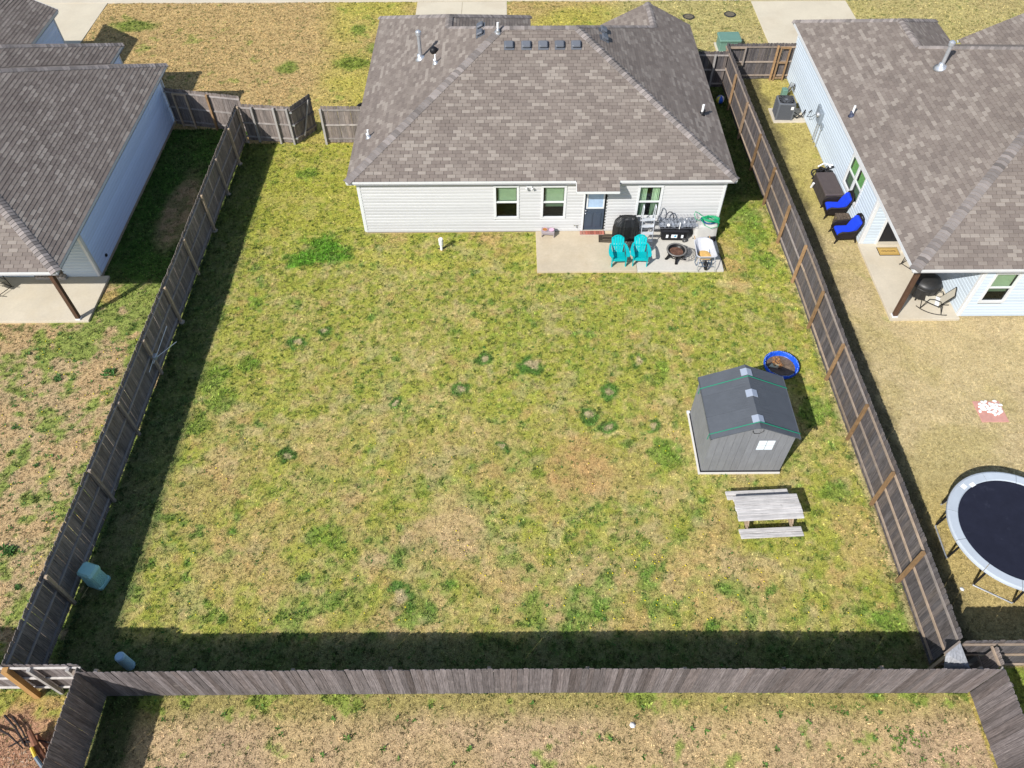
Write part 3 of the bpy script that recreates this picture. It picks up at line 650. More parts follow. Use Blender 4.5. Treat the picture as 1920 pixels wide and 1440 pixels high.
nl = (-.35, 0, 1)
pipe(-3.70, 30.95, E+.5*2.5, 1.15, .075, m=M_galv, cap=True, flash=.26, tiltn=nl); pipe(-2.98, 29.87, E+.5*3.22, .38, .035, tiltn=nl); pipe(-5.54, 26.6, E+.33, .35, .04, tiltn=nl)
pipe(-.42, 29.9, E+.5*5.7, .42, .045, tiltn=(0, -.4, 1)); pipe(7.83, 28.0, E+.41, .42, .05, boot=M_blk, tiltn=(.4, 0, 1))
hood = MB(); hood.lathe([(.12, 0), (.17, .08), (.15, .2), (.08, .26)], n=14); hood.build('exhaust_hood', M_blk, H1, loc=(-3.12, 30.85, E+.5*3.08), smooth=True)
# patio
slab('patio', 1.06, 4.95, 22.08, 24.52, .10, M_conc); slab('patio', 4.962, 8.32, 22.08, 24.52, .10, mat('grey_concrete', (.53, .505, .45), .85, noise=[(.9, .06), (12, .05)], bump=(60, .15), coord='World'))

# ================= left house
H2 = thing('house', (-22, 27, 0), 'left house with grey shingle roof and a long blue shaded side wall', 'house')
r = Roof(H2); X0 = -15.38; RG = (-22.16, 26.12, E+3.39)
r.face([(X0, 32.9, E), (X0, 19.34, E), RG]); r.face([(-32, 19.34, E), (X0, 19.34, E), RG, (-32, 26.12, E+3.39)])
r.face([(X0, 32.9, E), (-32, 32.9, E), (-32, 26.12, E+3.39), RG])
r.face([(-17.92, 34.74, E), (-17.92, 32.93, E+.015), (-24, 26.85, E+3.05), (-24, 28.66, E+3.04)])
r.face([(-17.92, 34.74, E), (-22.3, 34.74, E), (-25.7, 31.34, E+1.7), (-24.6, 28.06, E+3.34)])
r.face([(-22.17, 38.12, E), (-22.17, 34.76, E+.01), (-26, 30.95, E+1.9), (-26, 38.12, E+1.915)])
r.hip((X0, 19.34, E), RG); r.hip((X0, 32.9, E), RG); r.hip((-17.92, 34.74, E), (-24, 28.66, E+3.04)); 
r.finish()
eave_trim(H2, [(X0, 32.9, E), (X0, 19.34, E)]); eave_trim(H2, [(X0, 19.34, E), (-32, 19.34, E)]); eave_trim(H2, [(X0, 32.9, E), (-17.9, 32.9, E)]); eave_trim(H2, [(-17.92, 34.74, E), (-17.92, 32.9, E)]); eave_trim(H2, [(-17.92, 34.74, E), (-22.2, 34.74, E)]); eave_trim(H2, [(-22.17, 38.12, E), (-22.17, 34.8, E)])
MB().bar((-22.17, 38.13, E-.07), (-26, 38.13, E+1.84), .03, .15).build('fascia', M_white, H2)
soffit(H2, [(X0, 19.34), (X0, 32.9), (-17.9, 32.9), (-17.9, 34.74), (-22.17, 34.74), (-22.17, 38.12), (-32, 38.12), (-32, 19.34)])
MB().box((-32, 21.97, -.2), (-15.80, 32.6, .17)).build('foundation', M_found, H2)
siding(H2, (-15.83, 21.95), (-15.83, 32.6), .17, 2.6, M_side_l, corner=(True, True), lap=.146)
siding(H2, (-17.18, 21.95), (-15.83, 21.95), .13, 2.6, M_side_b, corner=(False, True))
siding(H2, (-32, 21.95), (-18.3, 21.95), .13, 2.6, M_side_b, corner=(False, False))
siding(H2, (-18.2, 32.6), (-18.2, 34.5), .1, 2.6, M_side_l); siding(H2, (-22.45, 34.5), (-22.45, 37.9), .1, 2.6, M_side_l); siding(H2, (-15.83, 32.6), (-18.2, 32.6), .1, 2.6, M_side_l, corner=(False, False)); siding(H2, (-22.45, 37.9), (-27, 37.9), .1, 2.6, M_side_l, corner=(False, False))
MB().box((-18.3, 22.3, .1), (-17.18, 22.36, 2.6)).build('door', mat('brown_door', (.03, .022, .018), .5), H2)
MB().box((-18.36, 21.9, .1), (-18.30, 22.36, 2.6)).build('door_jamb', M_dark, H2); MB().box((-17.18, 21.93, .1), (-17.13, 22.36, 2.6)).build('door_jamb', M_dark, H2)
st = MB().box((-18.28, 21.78, .1), (-17.10, 22.0, .19)).build('brick_step', M_mortar, H2)
bm2 = MB().rbox((0, 0, 0), (.115, .21, .055), .008).mesh(mat('pale_step_brick', (.5, .43, .36), .9, var=.25), name='brick')
for i in range(9): link('brick', bm2, st, (-18.27+i*.13, 21.76, .18))
MB().lathe([(.06, 0), (.07, .05), (.02, .09)], n=12).build('dryer_vent', M_blk, H2, loc=(-15.81, 22.8, .42), rot=(0, R(90), 0))
pw = MB().rbox((-15.98, 19.62, .07), (-15.83, 19.77, 2.62), .008).build('porch_post', M_bwood, H2); MB().rbox((-15.99, 19.60, .09), (-15.81, 19.79, .16), .01).build('post_shoe', M_white, pw)
MB().box((-15.6, 32.35, .0), (-15.54, 32.42, .05))
MB().tube([(-15.72, 32.64, 2.55), (-15.76, 32.62, 2.3), (-15.76, 32.62, .25), (-15.6, 32.62, .1)], .045, 8).build('downspout', M_white, H2)
slab('porch_slab', -30, -15.52, 19.58, 21.98, .10, M_conc2)

# ================= right house
H3 = thing('house', (20, 28, 0), 'right house with brown grey roof, pale blue siding and a corner porch', 'house')
r = Roof(H3); X0 = 13.7; YB = 19.2; YF = 34.25; hd = (YF-YB)/2; RG = (X0+hd, YB+hd, E+.5*hd); XE = 34
WX = 17.1; W0 = (WX, YF-(WX-X0), E+1.7); W1 = (WX, 33.2, E+1.7)
r.face([(X0, YB, E), (XE, YB, E), (XE, YB+hd, RG[2]), RG]); r.face([(X0, 36.6, E), (X0, YB, E), RG, W0, W1])
r.face([(20.5, YF, E), (20.5, 36.6, E), W1, W0]); r.face([(X0, 36.6, E), (20.5, 36.6, E), W1])
r.face([(XE, YF, E), (20.5, YF, E), W0, RG, (XE, YB+hd, RG[2])])
GX = 24.6; GZ = E+.5*(GX-20.9)
r.face([(20.9, 34.7, E), (20.9, 34.2, E), (GX, 34.2-2*(GX-20.9)*.5, GZ), (GX, 34.7, GZ)])
r.face([(28.3, 34.2, E), (28.3, 34.7, E), (GX, 34.7, GZ), (GX, 30.5, GZ)])
r.hip((X0, YB, E), RG, .19); r.hip(W0, RG, .15); r.hip((X0, 36.6, E), W1); r.hip((20.5, 36.6, E), W1); r.hip(W0, W1, .15)
r.finish()
eave_trim(H3, [(X0, 36.6, E), (X0, YB, E)]); eave_trim(H3, [(X0, YB, E), (XE, YB, E)]); eave_trim(H3, [(X0, 36.6, E), (20.5, 36.6, E)]); eave_trim(H3, [(20.5, 36.6, E), (20.5, YF, E)]); eave_trim(H3, [(20.5, YF, E), (22, YF, E)])
MB().bar((20.9, 34.71, E-.10), (GX, 34.71, GZ-.10), .02, .12).build('fascia', M_white, H3)
soffit(H3, [(X0, YB), (XE, YB), (XE, YF), (20.5, YF), (20.5, 36.6), (X0, 36.6)])
MB().box((14.06, 23.66, -.2), (XE, 34.0, .09)).build('foundation', M_found, H3)
opw = [(36.3-26.70, 36.3-25.02, .79, 2.2)]
siding(H3, (14.03, 36.3), (14.03, 23.6), .09, 2.6, M_side_b, opw)
window(H3, (14.03, 36.3), (0, -1), *opw[0], upper='full', double=True, gm=M_glass_g, lab='pair of green tinted sash windows in the side wall')
siding(H3, (14.05, 23.6), (16.5, 23.6), .12, 2.6, M_side_b, [(.60, 1.68, .0, 2.15)], corner=(True, False))
siding(H3, (16.5, 23.6), (16.5, 19.6), .1, 2.6, M_side_b, corner=(False, True)); ow = [(.42, 1.29, .8, 2.24)]
siding(H3, (16.5, 19.6), (XE, 19.6), .1, 2.6, M_side_b, ow, corner=(True, False)); window(H3, (16.5, 19.6), (1, 0), *ow[0], lower='half')
siding(H3, (20.2, 36.3), (14.03, 36.3), .1, 2.6, M_side_b, corner=(False, True)); siding(H3, (20.2, 34), (20.2, 36.3), .1, 2.6, M_side_b)
dr = MB().box((14.71, 23.62, .13), (15.67, 23.67, 2.12)).build('door', mat('black_door', (.016, .017, .02), .45), H3)
for z0, z1 in ((.3, .95), (1.1, 1.9)):
    for x in (14.82, 15.24): MB().box((x, 23.60, z0), (x+.32, 23.625, z1)).build('panel', MATS['black_door'], dr)
MB().lathe([(.02, 0), (.03, .03), (.01, .06)], n=10).build('handle', M_galv, dr, loc=(15.58, 23.61, 1.0), rot=(R(90), 0, 0))
MB().box((14.62, 23.55, .1), (14.72, 23.66, 2.2)).build('door_jamb', M_white, H3); MB().box((15.66, 23.55, .1), (15.75, 23.66, 2.2)).build('door_jamb', M_white, H3)
MB().box((14.68, 23.45, .1), (15.7, 23.62, .17)).build('threshold', M_conc2, H3)
pw = MB().rbox((14.08, 19.52, .1), (14.23, 19.67, 2.6), .008).build('porch_post', M_bwood, H3); MB().rbox((14.05, 19.49, .1), (14.26, 19.70, .15), .01).build('post_shoe', M_white, pw)
pipe(17.3, 29.0-.0, E+.5*(17.3-13.7), 1.05, .075, H3, M_galv, cap=True, flash=.3, tiltn=nl); pipe(14.05, 28.2, E+.17, .45, .045, H3, boot=mat('dark_boot', (.05, .06, .1), .5), tiltn=nl)
# utility boxes on the wall
mt = MB().rbox((13.86, 30.55, 1.0), (14.0, 31.0, 1.55), .02).build('meter_box', mat('grey_box', (.24, .28, .32), .5, var=.1), H3)
MB().lathe([(.1, 0), (.11, .06), (.09, .12)], n=16).build('meter_dial', M_galv, mt, loc=(13.87, 30.8, 1.36), rot=(0, R(-90), 0))
MB().rbox((13.90, 31.05, 1.15), (14.0, 31.3, 1.6), .02).build('junction_box', MATS['grey_box'], H3); MB().rbox((13.92, 30.2, .95), (14.0, 30.4, 1.2), .02).build('junction_box', MATS['grey_box'], H3)
for y in (30.85, 30.65, 30.3): MB().tube([(13.95, y, 1.02), (13.95, y, .02)], .02, 6).build('conduit', M_galv, H3)
MB().tube([(13.96, 31.2, 1.2), (13.8, 31.35, .9), (13.7, 31.6, .75), (13.95, 31.9, .9), (13.98, 32.2, .6)], .014, 6).build('cable', M_blk, H3)
MB().tube([(13.98, 28.4, .35), (13.9, 28.35, .3), (13.88, 28.3, .2)], .02, 6).build('hose_bib', M_galv, H3)
slab('porch_slab', 13.98, 16.52, 19.42, 23.62, .10, M_conc2)

# ------------------------------------------------------------------ fences
def picket_mesh(h, m, w=.1425):
    mb = MB(); c = .028; poly = [(-w/2, 0, 0), (w/2, 0, 0), (w/2, 0, h-c), (w/2-c, 0, h), (-w/2+c, 0, h), (-w/2, 0, h-c)]
    mb.prism(poly, (0, .016, 0)); me = mb.mesh(m, name='picket'); return me
def fence(name, label, pts, side, m_p, m_r, m_post, posts=(), h=1.83, zr=(.24, .95, 1.69), pitch=.1445, group=None, post_h=1.78, cat='fence', base=.03, footing=False, gaps=.001):
    """pts: polyline of the picket line; side=+1: rails and posts on the left of the direction. posts: distances"""
    th = thing(name, (pts[0][0], pts[0][1], 0), label, cat, group)
    P = [Vector((*p, 0)) for p in pts]; me = picket_mesh(h, m_p, .1385); rs = random.Random(len(label)); acc = 0; tot = 0
    for a, b in zip(P[:-1], P[1:]):
        d = (b-a).normalized(); L = (b-a).length; n = Vector((-d.y, d.x, 0))*side; ang = math.atan2(d.y, d.x)
        s = (-acc) % pitch+.07 if tot == 0 else nxt
        while s < L-.03:
            p = a+d*s; o = D.objects.new('picket', me); COL.objects.link(o); o.parent = th
            o.location = p-ORG[th]+Vector((0, 0, base+rs.uniform(-.014, .014)+.016*math.sin((s+tot)*.55)))+n*rs.uniform(-.002, .003); o.rotation_euler = (rs.uniform(-.006, .006), rs.uniform(-.002, .002) if gaps < .003 else rs.uniform(-.006, .006), ang+rs.uniform(-.015, .015))
            s += pitch+(rs.random() < .08)*gaps
        nxt = s-L
        cuts = [0]+[t-tot for t in posts if tot < t < tot+L]+[L]
        for z in zr:
            for c0, c1 in zip(cuts[:-1], cuts[1:]):
                q0 = a+d*(c0+.003)+n*.030+Vector((0, 0, z+rs.uniform(-.012, .012))); q1 = a+d*(c1-.003)+n*.030+Vector((0, 0, z+rs.uniform(-.012, .012)))
                MB().bar(q0, q1, .036, .07).build('rail', m_r, th)
        for t in posts:
            if tot <= t <= tot+L:
                p = a+d*(t-tot)+n*(.05+.046); dz = rs.uniform(-.03, .03); lean = Vector((rs.uniform(-.02, .02), rs.uniform(-.02, .02), 0))
                po = MB().bar(p, p+lean+Vector((0, 0, post_h+dz)), .09, .09, upv=n).build('post', m_post, th)
                if footing and rs.random() < .7: MB().lathe([(.14, -.02), (.12, .03), (.05, .05)], n=9).build('concrete_collar', M_found, po, loc=tuple(p))
        tot += L
    return th
def dist(pts, x=None, y=None):
    tot = 0
    for a, b in zip(pts[:-1], pts[1:]):
        L = math.hypot(b[0]-a[0], b[1]-a[1]); v0, v1, v = (a[1], b[1], y) if y is not None else (a[0], b[0], x)
        if min(v0, v1) <= v <= max(v0, v1): return tot+L*(v-v0)/(v1-v0)
        tot += L
PL = [(-12.17, 31.1), (-12.22, 20), (-12.28, 12), (-12.42, 6.46)]
fence('fence', 'long board fence along the left side of the back yard, posts facing the yard', PL, 1, M_picks, mat('shade_rail', (.30, .265, .25), .9, var=.15, noise=(6, .2)), M_post, [dist(PL, y=v) for v in (30.95, 29.3, 27.1, 24.71, 22.12, 19.57, 17.1, 14.51, 12.02, 8.75)], pitch=.1445, footing=True, gaps=.006)
PR = [(10.60, 36.1), (10.68, 31), (10.84, 26), (10.95, 21), (10.99, 16), (11.06, 12), (11.10, 6.92)]
fence('fence', 'long dark board fence along the right side of the back yard with golden posts', PR, -1, M_pickd, M_railt, M_postg, [dist(PR, y=v) for v in (35.6, 33.4, 31.0, 28.6, 26.2, 23.77, 21.47, 19.07, 16.64, 14.15, 11.72, 9.23)], h=1.94, zr=(.27, 1.0, 1.76), post_h=1.84)
PB = [(-10.58, 6.22), (0, 6.23), (11.83, 6.15)]
fence('fence', 'long grey picket fence across the bottom of the back yard seen from outside', PB, 1, M_pick, M_rail, M_post, [.4, 2.8, 5.2, 7.6, 10, 12.4, 14.8, 17.2, 19.6, 22.0], post_h=1.66)
fence('fence', 'short fence stub with white weathered rails at the lower left corner', [(-17.5, 6.42), (-10.55, 6.42)], -1, M_pick, mat('bleached_rail', (.55, .52, .49), .85, noise=(6, .2)), M_postw, [1.6, 3.7, 5.75, 6.68])
MB_ = thing('fence_post', (-12.35, 6.25, 0), 'thick orange brown timber post leaning on the lower left fence stub', 'post')
MB().bar((-12.35, 6.24, 0), (-12.36, 6.33, 1.75), .14, .14).build('shaft', mat('new_timber', (.42, .24, .09), .8, streak=((40, 40, 2), .2)), MB_)
fence('fence', 'dark shaded fence running off the bottom edge left of the lower lawn', [(-10.56, 6.36), (-10.59, 1.0)], -1, M_picks, M_rail, M_post, [.1, 2.5, 4.9])
fence('fence', 'weathered fence running off the bottom right corner of the lower lawn', [(11.90, .96), (11.90, 6.26)], -1, M_pick, M_rail, M_post, [.2, 2.6, 4.9], post_h=1.66)
fence('fence', 'short fence stub closing the gap at the lower right corner', [(11.93, 6.28), (11.93, 6.78)], 1, M_picks, M_railt, M_post, [])
fence('fence', 'fence below the trampoline with three tan rails facing outward', [(11.2, 6.84), (22, 6.84)], -1, M_pickd, M_railt, M_post, [3.0, 5.4])
cp = thing('corner_panel', (10.8, 6.5, 0), 'small pale sloping board wedged across the lower right yard corner', 'panel')
cb = MB().prism([(10.63, 6.56, 1.80), (11.07, 6.83, 1.80), (11.28, 6.30, 1.45), (10.72, 6.28, 1.2)], (0, 0, .025)).build('sheet', mat('bleached_board', (.30, .305, .32), .9, streak=((30, 4, 4), .3), noise=(14, .25)), cp)
MB().bar((10.62, 6.57, 1.79), (11.08, 6.85, 1.79), .05, .09).build('rail', M_railt, cp)
MB().bar((10.9, 6.66, 0), (10.9, 6.66, 1.76), .08, .08).build('post', M_post, cp)
fence('fence', 'short front fence section between left yard corner and the open gate', [(-9.72, 30.85), (-12.1, 31.1)], 1, M_picks, M_rail, M_postw, [.12, .75, 1.75])
gt = thing('gate', (-9.70, 30.82, 0), 'wooden fence gate standing open beside the middle house', 'gate', rz=0)
ga = Vector((-9.70, 30.80, 0)); gb = Vector((-8.98, 31.92, 0)); gd = (gb-ga).normalized(); gn = Vector((gd.y, -gd.x, 0)); gme = picket_mesh(1.83, M_picks)
for i in range(9): link('picket', gme, gt, tuple(ga+gd*(.07+i*.1455)+Vector((0, 0, .04+.1*.0))), (0, 0, math.atan2(gd.y, gd.x)))
for z in (.28, .95, 1.62): MB().bar(ga+gn*.03+Vector((0, 0, z)), ga+gd*1.3+gn*.03+Vector((0, 0, z)), .036, .088).build('rail', M_picks, gt)
MB().bar(ga+gd*.45+gn*.07+Vector((0, 0, .22)), ga+gd*1.1+gn*.07+Vector((0, 0, 1.68)), .036, .07).build('brace', M_postw, gt)
for z in (.3, .97, 1.6): MB().box((-9.74, 30.74, z-.03), (-9.64, 30.79, z+.03)).build('hinge', M_galv, gt)
fence('fence', 'short front fence section joining the middle house wall, right of the gate', [(-5.9, 30.85), (-8.42, 30.85)], 1, M_picks, M_rail, M_postw, [2.48])
fence('fence', 'slanted front fence section joining the left house, crossed by its shadow', [(-12.15, 31.75), (-15.75, 32.45)], 1, M_picks, M_rail, M_postg, [1.55])
fg = thing('gate', (-14.9, 32.15, 0), 'closed gate frame set in the slanted fence beside the left house', 'gate')
for x, y in ((-15.33, 32.25), (-14.72, 32.12)): MB().bar((x, y, 0), (x, y, 1.7), .09, .06).build('upright', M_post, fg)
for z in (.12, 1.7): MB().bar((-15.33, 32.24, z), (-14.72, 32.11, z), .05, .09).build('crossbar', M_post, fg)
fence('fence', 'dark fence piece between the middle house and the right side fence', [(8.4, 35.45), (10.6, 35.4)], -1, M_pickd, M_rail, M_postw, [1.55])
fence('fence', 'dark front fence beside the right house with tan rails', [(10.68, 36.15), (14.0, 36.15)], -1, M_pickd, M_railt, M_postg, [2.45])
fg = thing('gate', (13.5, 36.0, 0), 'golden timber gate frame next to the right house', 'gate')
for x in (13.28, 13.72): MB().bar((x, 36.02, 0), (x, 36.02, 1.74), .09, .06).build('upright', M_postg, fg)
for z in (.15, .95, 1.7): MB().bar((13.28, 36.03, z), (13.72, 36.03, z), .05, .09).build('crossbar', M_postg, fg)
fg = thing('gate', (11.4, 36.0, 0), 'tan bracing frame on the fence behind the right side fence end', 'gate')
MB().bar((11.55, 36.02, .85), (11.55, 36.02, 1.74), .09, .06).build('upright', M_railt, fg)
for z in (.85, 1.72): MB().bar((10.75, 36.03, z), (11.6, 36.03, z), .05, .09).build('crossbar', M_railt, fg)

# ------------------------------------------------------------------ shed
M_sw = mat('shed_wall_plastic', (.21, .215, .228), .6, var=.06, noise=(2, .08), streak=((30, 30, 2), .1)); M_sr = mat('shed_roof_plastic', (.088, .097, .110), .6, var=.05, noise=(3, .1))
SH = thing('shed', (7.2, 14, 0), 'grey plastic garden shed with green straps over its roof', 'shed')
sx0, sx1, sy0, sy1 = 5.96, 8.43, 12.93, 15.20; xm = 7.22; ze, zp = 1.93, 2.50
def roofz(x): return zp-(zp-ze)*abs(x-xm)/(xm-5.90)
MB().box((sx0+.03, sy0+.03, .1), (sx1-.03, sy1-.03, ze-.06)).build('core', M_dark, SH)
MB().box((5.88, 12.86, .0), (8.44, 15.30, .07)).build('base', mat('pale_base', (.62, .6, .56), .8), SH)
MB().box((5.93, 12.90, .07), (8.45, 15.24, .11)).build('floor_edge', M_blk, SH)
n = 11; w = (sx1-sx0)/n
for face in (0, 1):
    for i in range(n):
        a, b = sx0+i*w+.004, sx0+(i+1)*w-.004; y = sy0 if face == 0 else sy1
        prf = [(a, y, .11), (b, y, .11), (b, y, roofz(b)-.04)] + ([(xm, y, zp-.04)] if a < xm < b else []) + [(a, y, roofz(a)-.04)]
        MB().prism(prf, (0, .03*(1 if face == 0 else -1), 0)).build('wall_board', M_sw, SH)
n = 10; w = (sy1-sy0-.06)/n
for x in (sx0, sx1-.03):
    for i in range(n): MB().box((x, sy0+.032+i*w+.004, .11), (x+.03, sy0+.03+(i+1)*w-.004, ze-.04)).build('wall_board', M_sw, SH)
yy0, yy1 = 12.85, 15.22
for sgn in (-1, 1):
    for k in range(3):
        a = yy0+(yy1-yy0)*k/3+.003; b = yy0+(yy1-yy0)*(k+1)/3-.003; xe = xm+sgn*1.32; xr = xm+sgn*.03
        q = [(xe, a, ze-.0), (xe, b, ze-.0), (xr, b, zp), (xr, a, zp)]
        p = MB().prism(q, (0, 0, .03)).build('roof_panel', M_sr, SH)
        for j in range(1, 9):
            t = j/9; MB().bar((xe+(xr-xe)*.03, a+(b-a)*t, ze+.033), (xe+(xr-xe)*.93, a+(b-a)*t, ze+(zp-ze)*.93+.035), .012, .008).build('rib', M_sr, p)
        MB().bar((xe, a, ze+.0), (xe, b, ze+.0), .03, .07).build('eave_edge', M_sr, p)
rc = MB(); rc.add([(xm-.12, yy0-.01, zp-.01), (xm, yy0-.01, zp+.045), (xm+.12, yy0-.01, zp-.01), (xm-.12, yy1+.01, zp-.01), (xm, yy1+.01, zp+.045), (xm+.12, yy1+.01, zp-.01)], [(0, 1, 4, 3), (1, 2, 5, 4), (0, 2, 1), (3, 4, 5)]); rc.build('ridge_cap', M_sr, SH)
for y in (13.05, 14.0, 14.82):
    k = MB(); k.prism([(xm-.17, y, zp-.02), (xm, y, zp+.06), (xm+.17, y, zp-.02), (xm+.17, y, zp-.0), (xm, y, zp+.075), (xm-.17, y, zp-.0)], (0, .26, 0)); k.build('skylight', mat('skylight_plastic', (.30, .34, .41), .7), SH)
for y in (13.03, 14.75):
    s_ = MB(); s_.tube([(xm-1.36, y, ze-.22), (xm-1.345, y, ze+.03), (xm, y, zp+.085), (xm+1.345, y, ze+.03), (xm+1.36, y, ze-.2)], .014, 6); s_.build('strap', mat('green_strap', (.01, .22, .13), .6), SH)
wn = MB().box((7.33, sy0-.012, 1.24), (7.94, sy0-.001, 1.82)).build('window', M_sw, SH)
for i in range(2):
    for j in range(2): MB().box((7.39+i*.25, sy0-.02, 1.30+j*.245), (7.62+i*.25, sy0-.0125, 1.52+j*.245)).build('pane', mat('frosted_pane', (.75, .82, .86), .3), wn)
MB().tube([(xm-.16, sy0-.03, 2.3), (xm-.10, sy0-.03, 2.17), (xm+.05, sy0-.03, 2.16), (xm+.16, sy0-.03, 2.28), (xm+.14, sy0-.03, 2.36)], .008, 5).build('cord', M_blk, SH)
MB().box((5.86, 15.18, .05), (5.96, 15.28, .12)).build('corner_block', M_white, SH)

# ------------------------------------------------------------------ picnic table
M_tab = mat('bleached_plank', (.46, .44, .42), .85, var=.1, noise=[(3, .12)], streak=((1.6, 26, 26), .32), stain=(5, (.16, .14, .13), .6, .6), bump=(50, .3))
M_leg = mat('table_leg', (.36, .27, .19), .85, streak=((20, 20, 2), .2))
PT = thing('picnic_table', (7.55, 11.3, 0), 'weathered grey wooden picnic table with attached benches below the shed', 'picnic table', local=True, rz=R(2.6))
for i in range(5):
    y0 = -.45+i*.165; MB().rbox((-.97+(.02 if i % 2 else 0), y0+.003, .71), (.97+(.015 if i in (1, 2) else 0), y0+.165, .75+.003*(i % 2)), .012).build('plank', M_tab, PT)
for y0, y1, xa, xb in ((-.86, -.71, -.92, .93), (-.70, -.55, -.93, .92), (.44, .58, -1.03, .88), (.59, .73, -1.04, .86)):
    MB().rbox((xa, y0, .41), (xb, y1, .45), .012).build('bench_plank', M_tab, PT)
for x in (-.66, .66):
    MB().bar((x, -.80, .38), (x, .68, .38), .04, .10).build('crossbeam', M_leg, PT); MB().bar((x, -.38, .67), (x, .38, .67), .04, .08).build('crossbeam', M_leg, PT)
    for s_ in (-1, 1): MB().bar((x+.05, s_*.58, 0), (x+.05, s_*.22, .70), .045, .12, upv=(0, 1, 0)).build('leg', M_leg, PT)

# ------------------------------------------------------------------ paddling pool with dirty water
PP = thing('paddling_pool', (9.44, 17.22, 0), 'round blue plastic paddling pool with murky leaves behind the shed', 'paddling pool')
M_pool = mat('blue_pool', (.012, .08, .55), .35, noise=(16, .5)); cx, cy = 9.44, 17.22
MB().lathe([(.54, 0), (.60, .10), (.61, .20), (.58, .225), (.545, .19), (.53, .08), (.50, .04), (.0, .035)], (cx, cy, 0), 36, cap=False).build('shell', M_pool, PP, smooth=True)
MB().lathe([(.0, .06), (.50, .06)], (cx, cy, 0), 30, cap=False).build('murky_water', mat('muck', (.13, .095, .065), .35, noise=[(6, .5), (30, .3)], stain=(4, (.3, .22, .15), .7)), PP)
dots = MB()
for i in range(46):
    a = i*2.399; r_ = .555+.02*math.sin(i*5); z = .212; dots.lathe([(.014, z+.012), (.001, z+.015)], (cx+r_*math.cos(a)*1.02, cy+r_*math.sin(a)*1.02, 0), 6)
dots.build('printed_dots', mat('dot_print', (.45, .7, .9), .4), PP)
lf = MB(); rs = random.Random(8)
for i in range(120):
    a = rs.random()*6.28; rr = .2*rs.random()**.5; x = cx-.1+rr*math.cos(a)*.8; y = cy+.12+rr*math.sin(a)*1.3; z = .08+.06*rs.random(); q = rs.random()*6.28; L = .05
    lf.add([(x, y, z), (x+L*math.cos(q), y+L*math.sin(q), z+.02), (x+L*math.cos(q+.6)*1.3, y+L*math.sin(q+.6)*1.3, z+.01)], [(0, 1, 2)])
o = lf.build('leaf_heap', mat('brown_leaves', (.36, .17, .06), .8), PP); o['kind'] = 'stuff'
MB().prism([(cx-.42, cy-.02, .07), (cx-.12, cy-.12, .09), (cx-.05, cy+.03, .1), (cx-.3, cy+.1, .09)], (0, 0, .03)).build('paper_scrap', mat('pale_scrap', (.55, .55, .38), .8), PP)

# ------------------------------------------------------------------ utility pieces in the yard
UP = thing('utility_pedestal', (-11.8, 9.4, 0), 'pale green telecom pedestal standing beside the left fence', 'utility box', local=True, rz=R(-18))
M_ped = mat('pale_green_plastic', (.34, .62, .58), .45, noise=(5, .06)); ub = MB(); 
def sq(w, d, z, c=.05): return [(-w+c, -d, z), (w-c, -d, z), (w, -d+c, z), (w, d-c, z), (w-c, d, z), (-w+c, d, z), (-w, d-c, z), (-w, -d+c, z)]
ub.loft([sq(.26, .22, 0), sq(.26, .22, .1), sq(.235, .2, .12), sq(.22, .185, .62), sq(.25, .21, .66), sq(.25, .21, .76), sq(.2, .16, .84)]); ub.build('cabinet', M_ped, UP)
for k in range(6):
    for s_ in (-1, 1): MB().box((-.02+s_*.1-.07, -.222+.003*k, .15+k*.075), (-.02+s_*.1+.07, -.188, .185+k*.075)).build('louvre', M_ped, UP)
for k in range(6): MB().box((.19, -.12, .15+k*.075), (.248-.003*k, .12, .185+k*.075)).build('louvre', M_ped, UP)
c_ = MB().tube([(-12.0, 9.2, .1), (-12.1, 9.05, .02), (-12.12, 8.9, .03), (-12.0, 8.95, .12)], .012, 5).build('cable', mat('tan_cable', (.45, .36, .16), .7)); tag(c_, 'thin tan cable lying between the green pedestal and the left fence', 'cable')
CY = thing('marker_post', (-10.18, 7.0, 0), 'pale blue round utility post in the shaded lower left yard corner', 'post')
MB().lathe([(.135, 0), (.13, .72), (.115, .745)], (-10.18, 7.0, 0), 20).build('tube', mat('pale_blue_plastic', (.46, .70, .84), .45), CY, smooth=False); MB().lathe([(.12, .745), (.10, .765), (.0, .77)], (-10.18, 7.0, 0), 20).build('cap', mat('pale_blue_cap', (.36, .55, .68), .45), CY)
CO = thing('cleanout_pipe', (-2.73, 23.45, 0), 'white plastic cleanout pipe standing in grass near the middle house wall', 'pipe')
MB().lathe([(.05, 0), (.05, .26), (.085, .3), (.09, .58), (.075, .6)], (-2.73, 23.45, 0), 16).build('pipe', M_pvc, CO); MB().tube([(-2.9, 23.5, .02), (-2.55, 23.6, .05)], .02, 6).build('stick', M_blk, CO)
# television antenna leaning in the left fence
AN = thing('antenna', (-12.0, 17.2, 0), 'bent white television antenna fixed to a left fence post', 'antenna')
MB().rbox((-12.13, 17.0, .85), (-12.0, 17.2, 1.0), .02).build('housing', M_galv, AN)
for a, b in (((-12.1, 16.9, .8), (-11.95, 18.35, 1.1)), ((-12.05, 17.05, .9), (-11.5, 17.75, .95)), ((-12.1, 17.1, .9), (-12.2, 16.6, .7))): MB().tube([a, b], .012, 6).build('rod', M_pvc, AN)
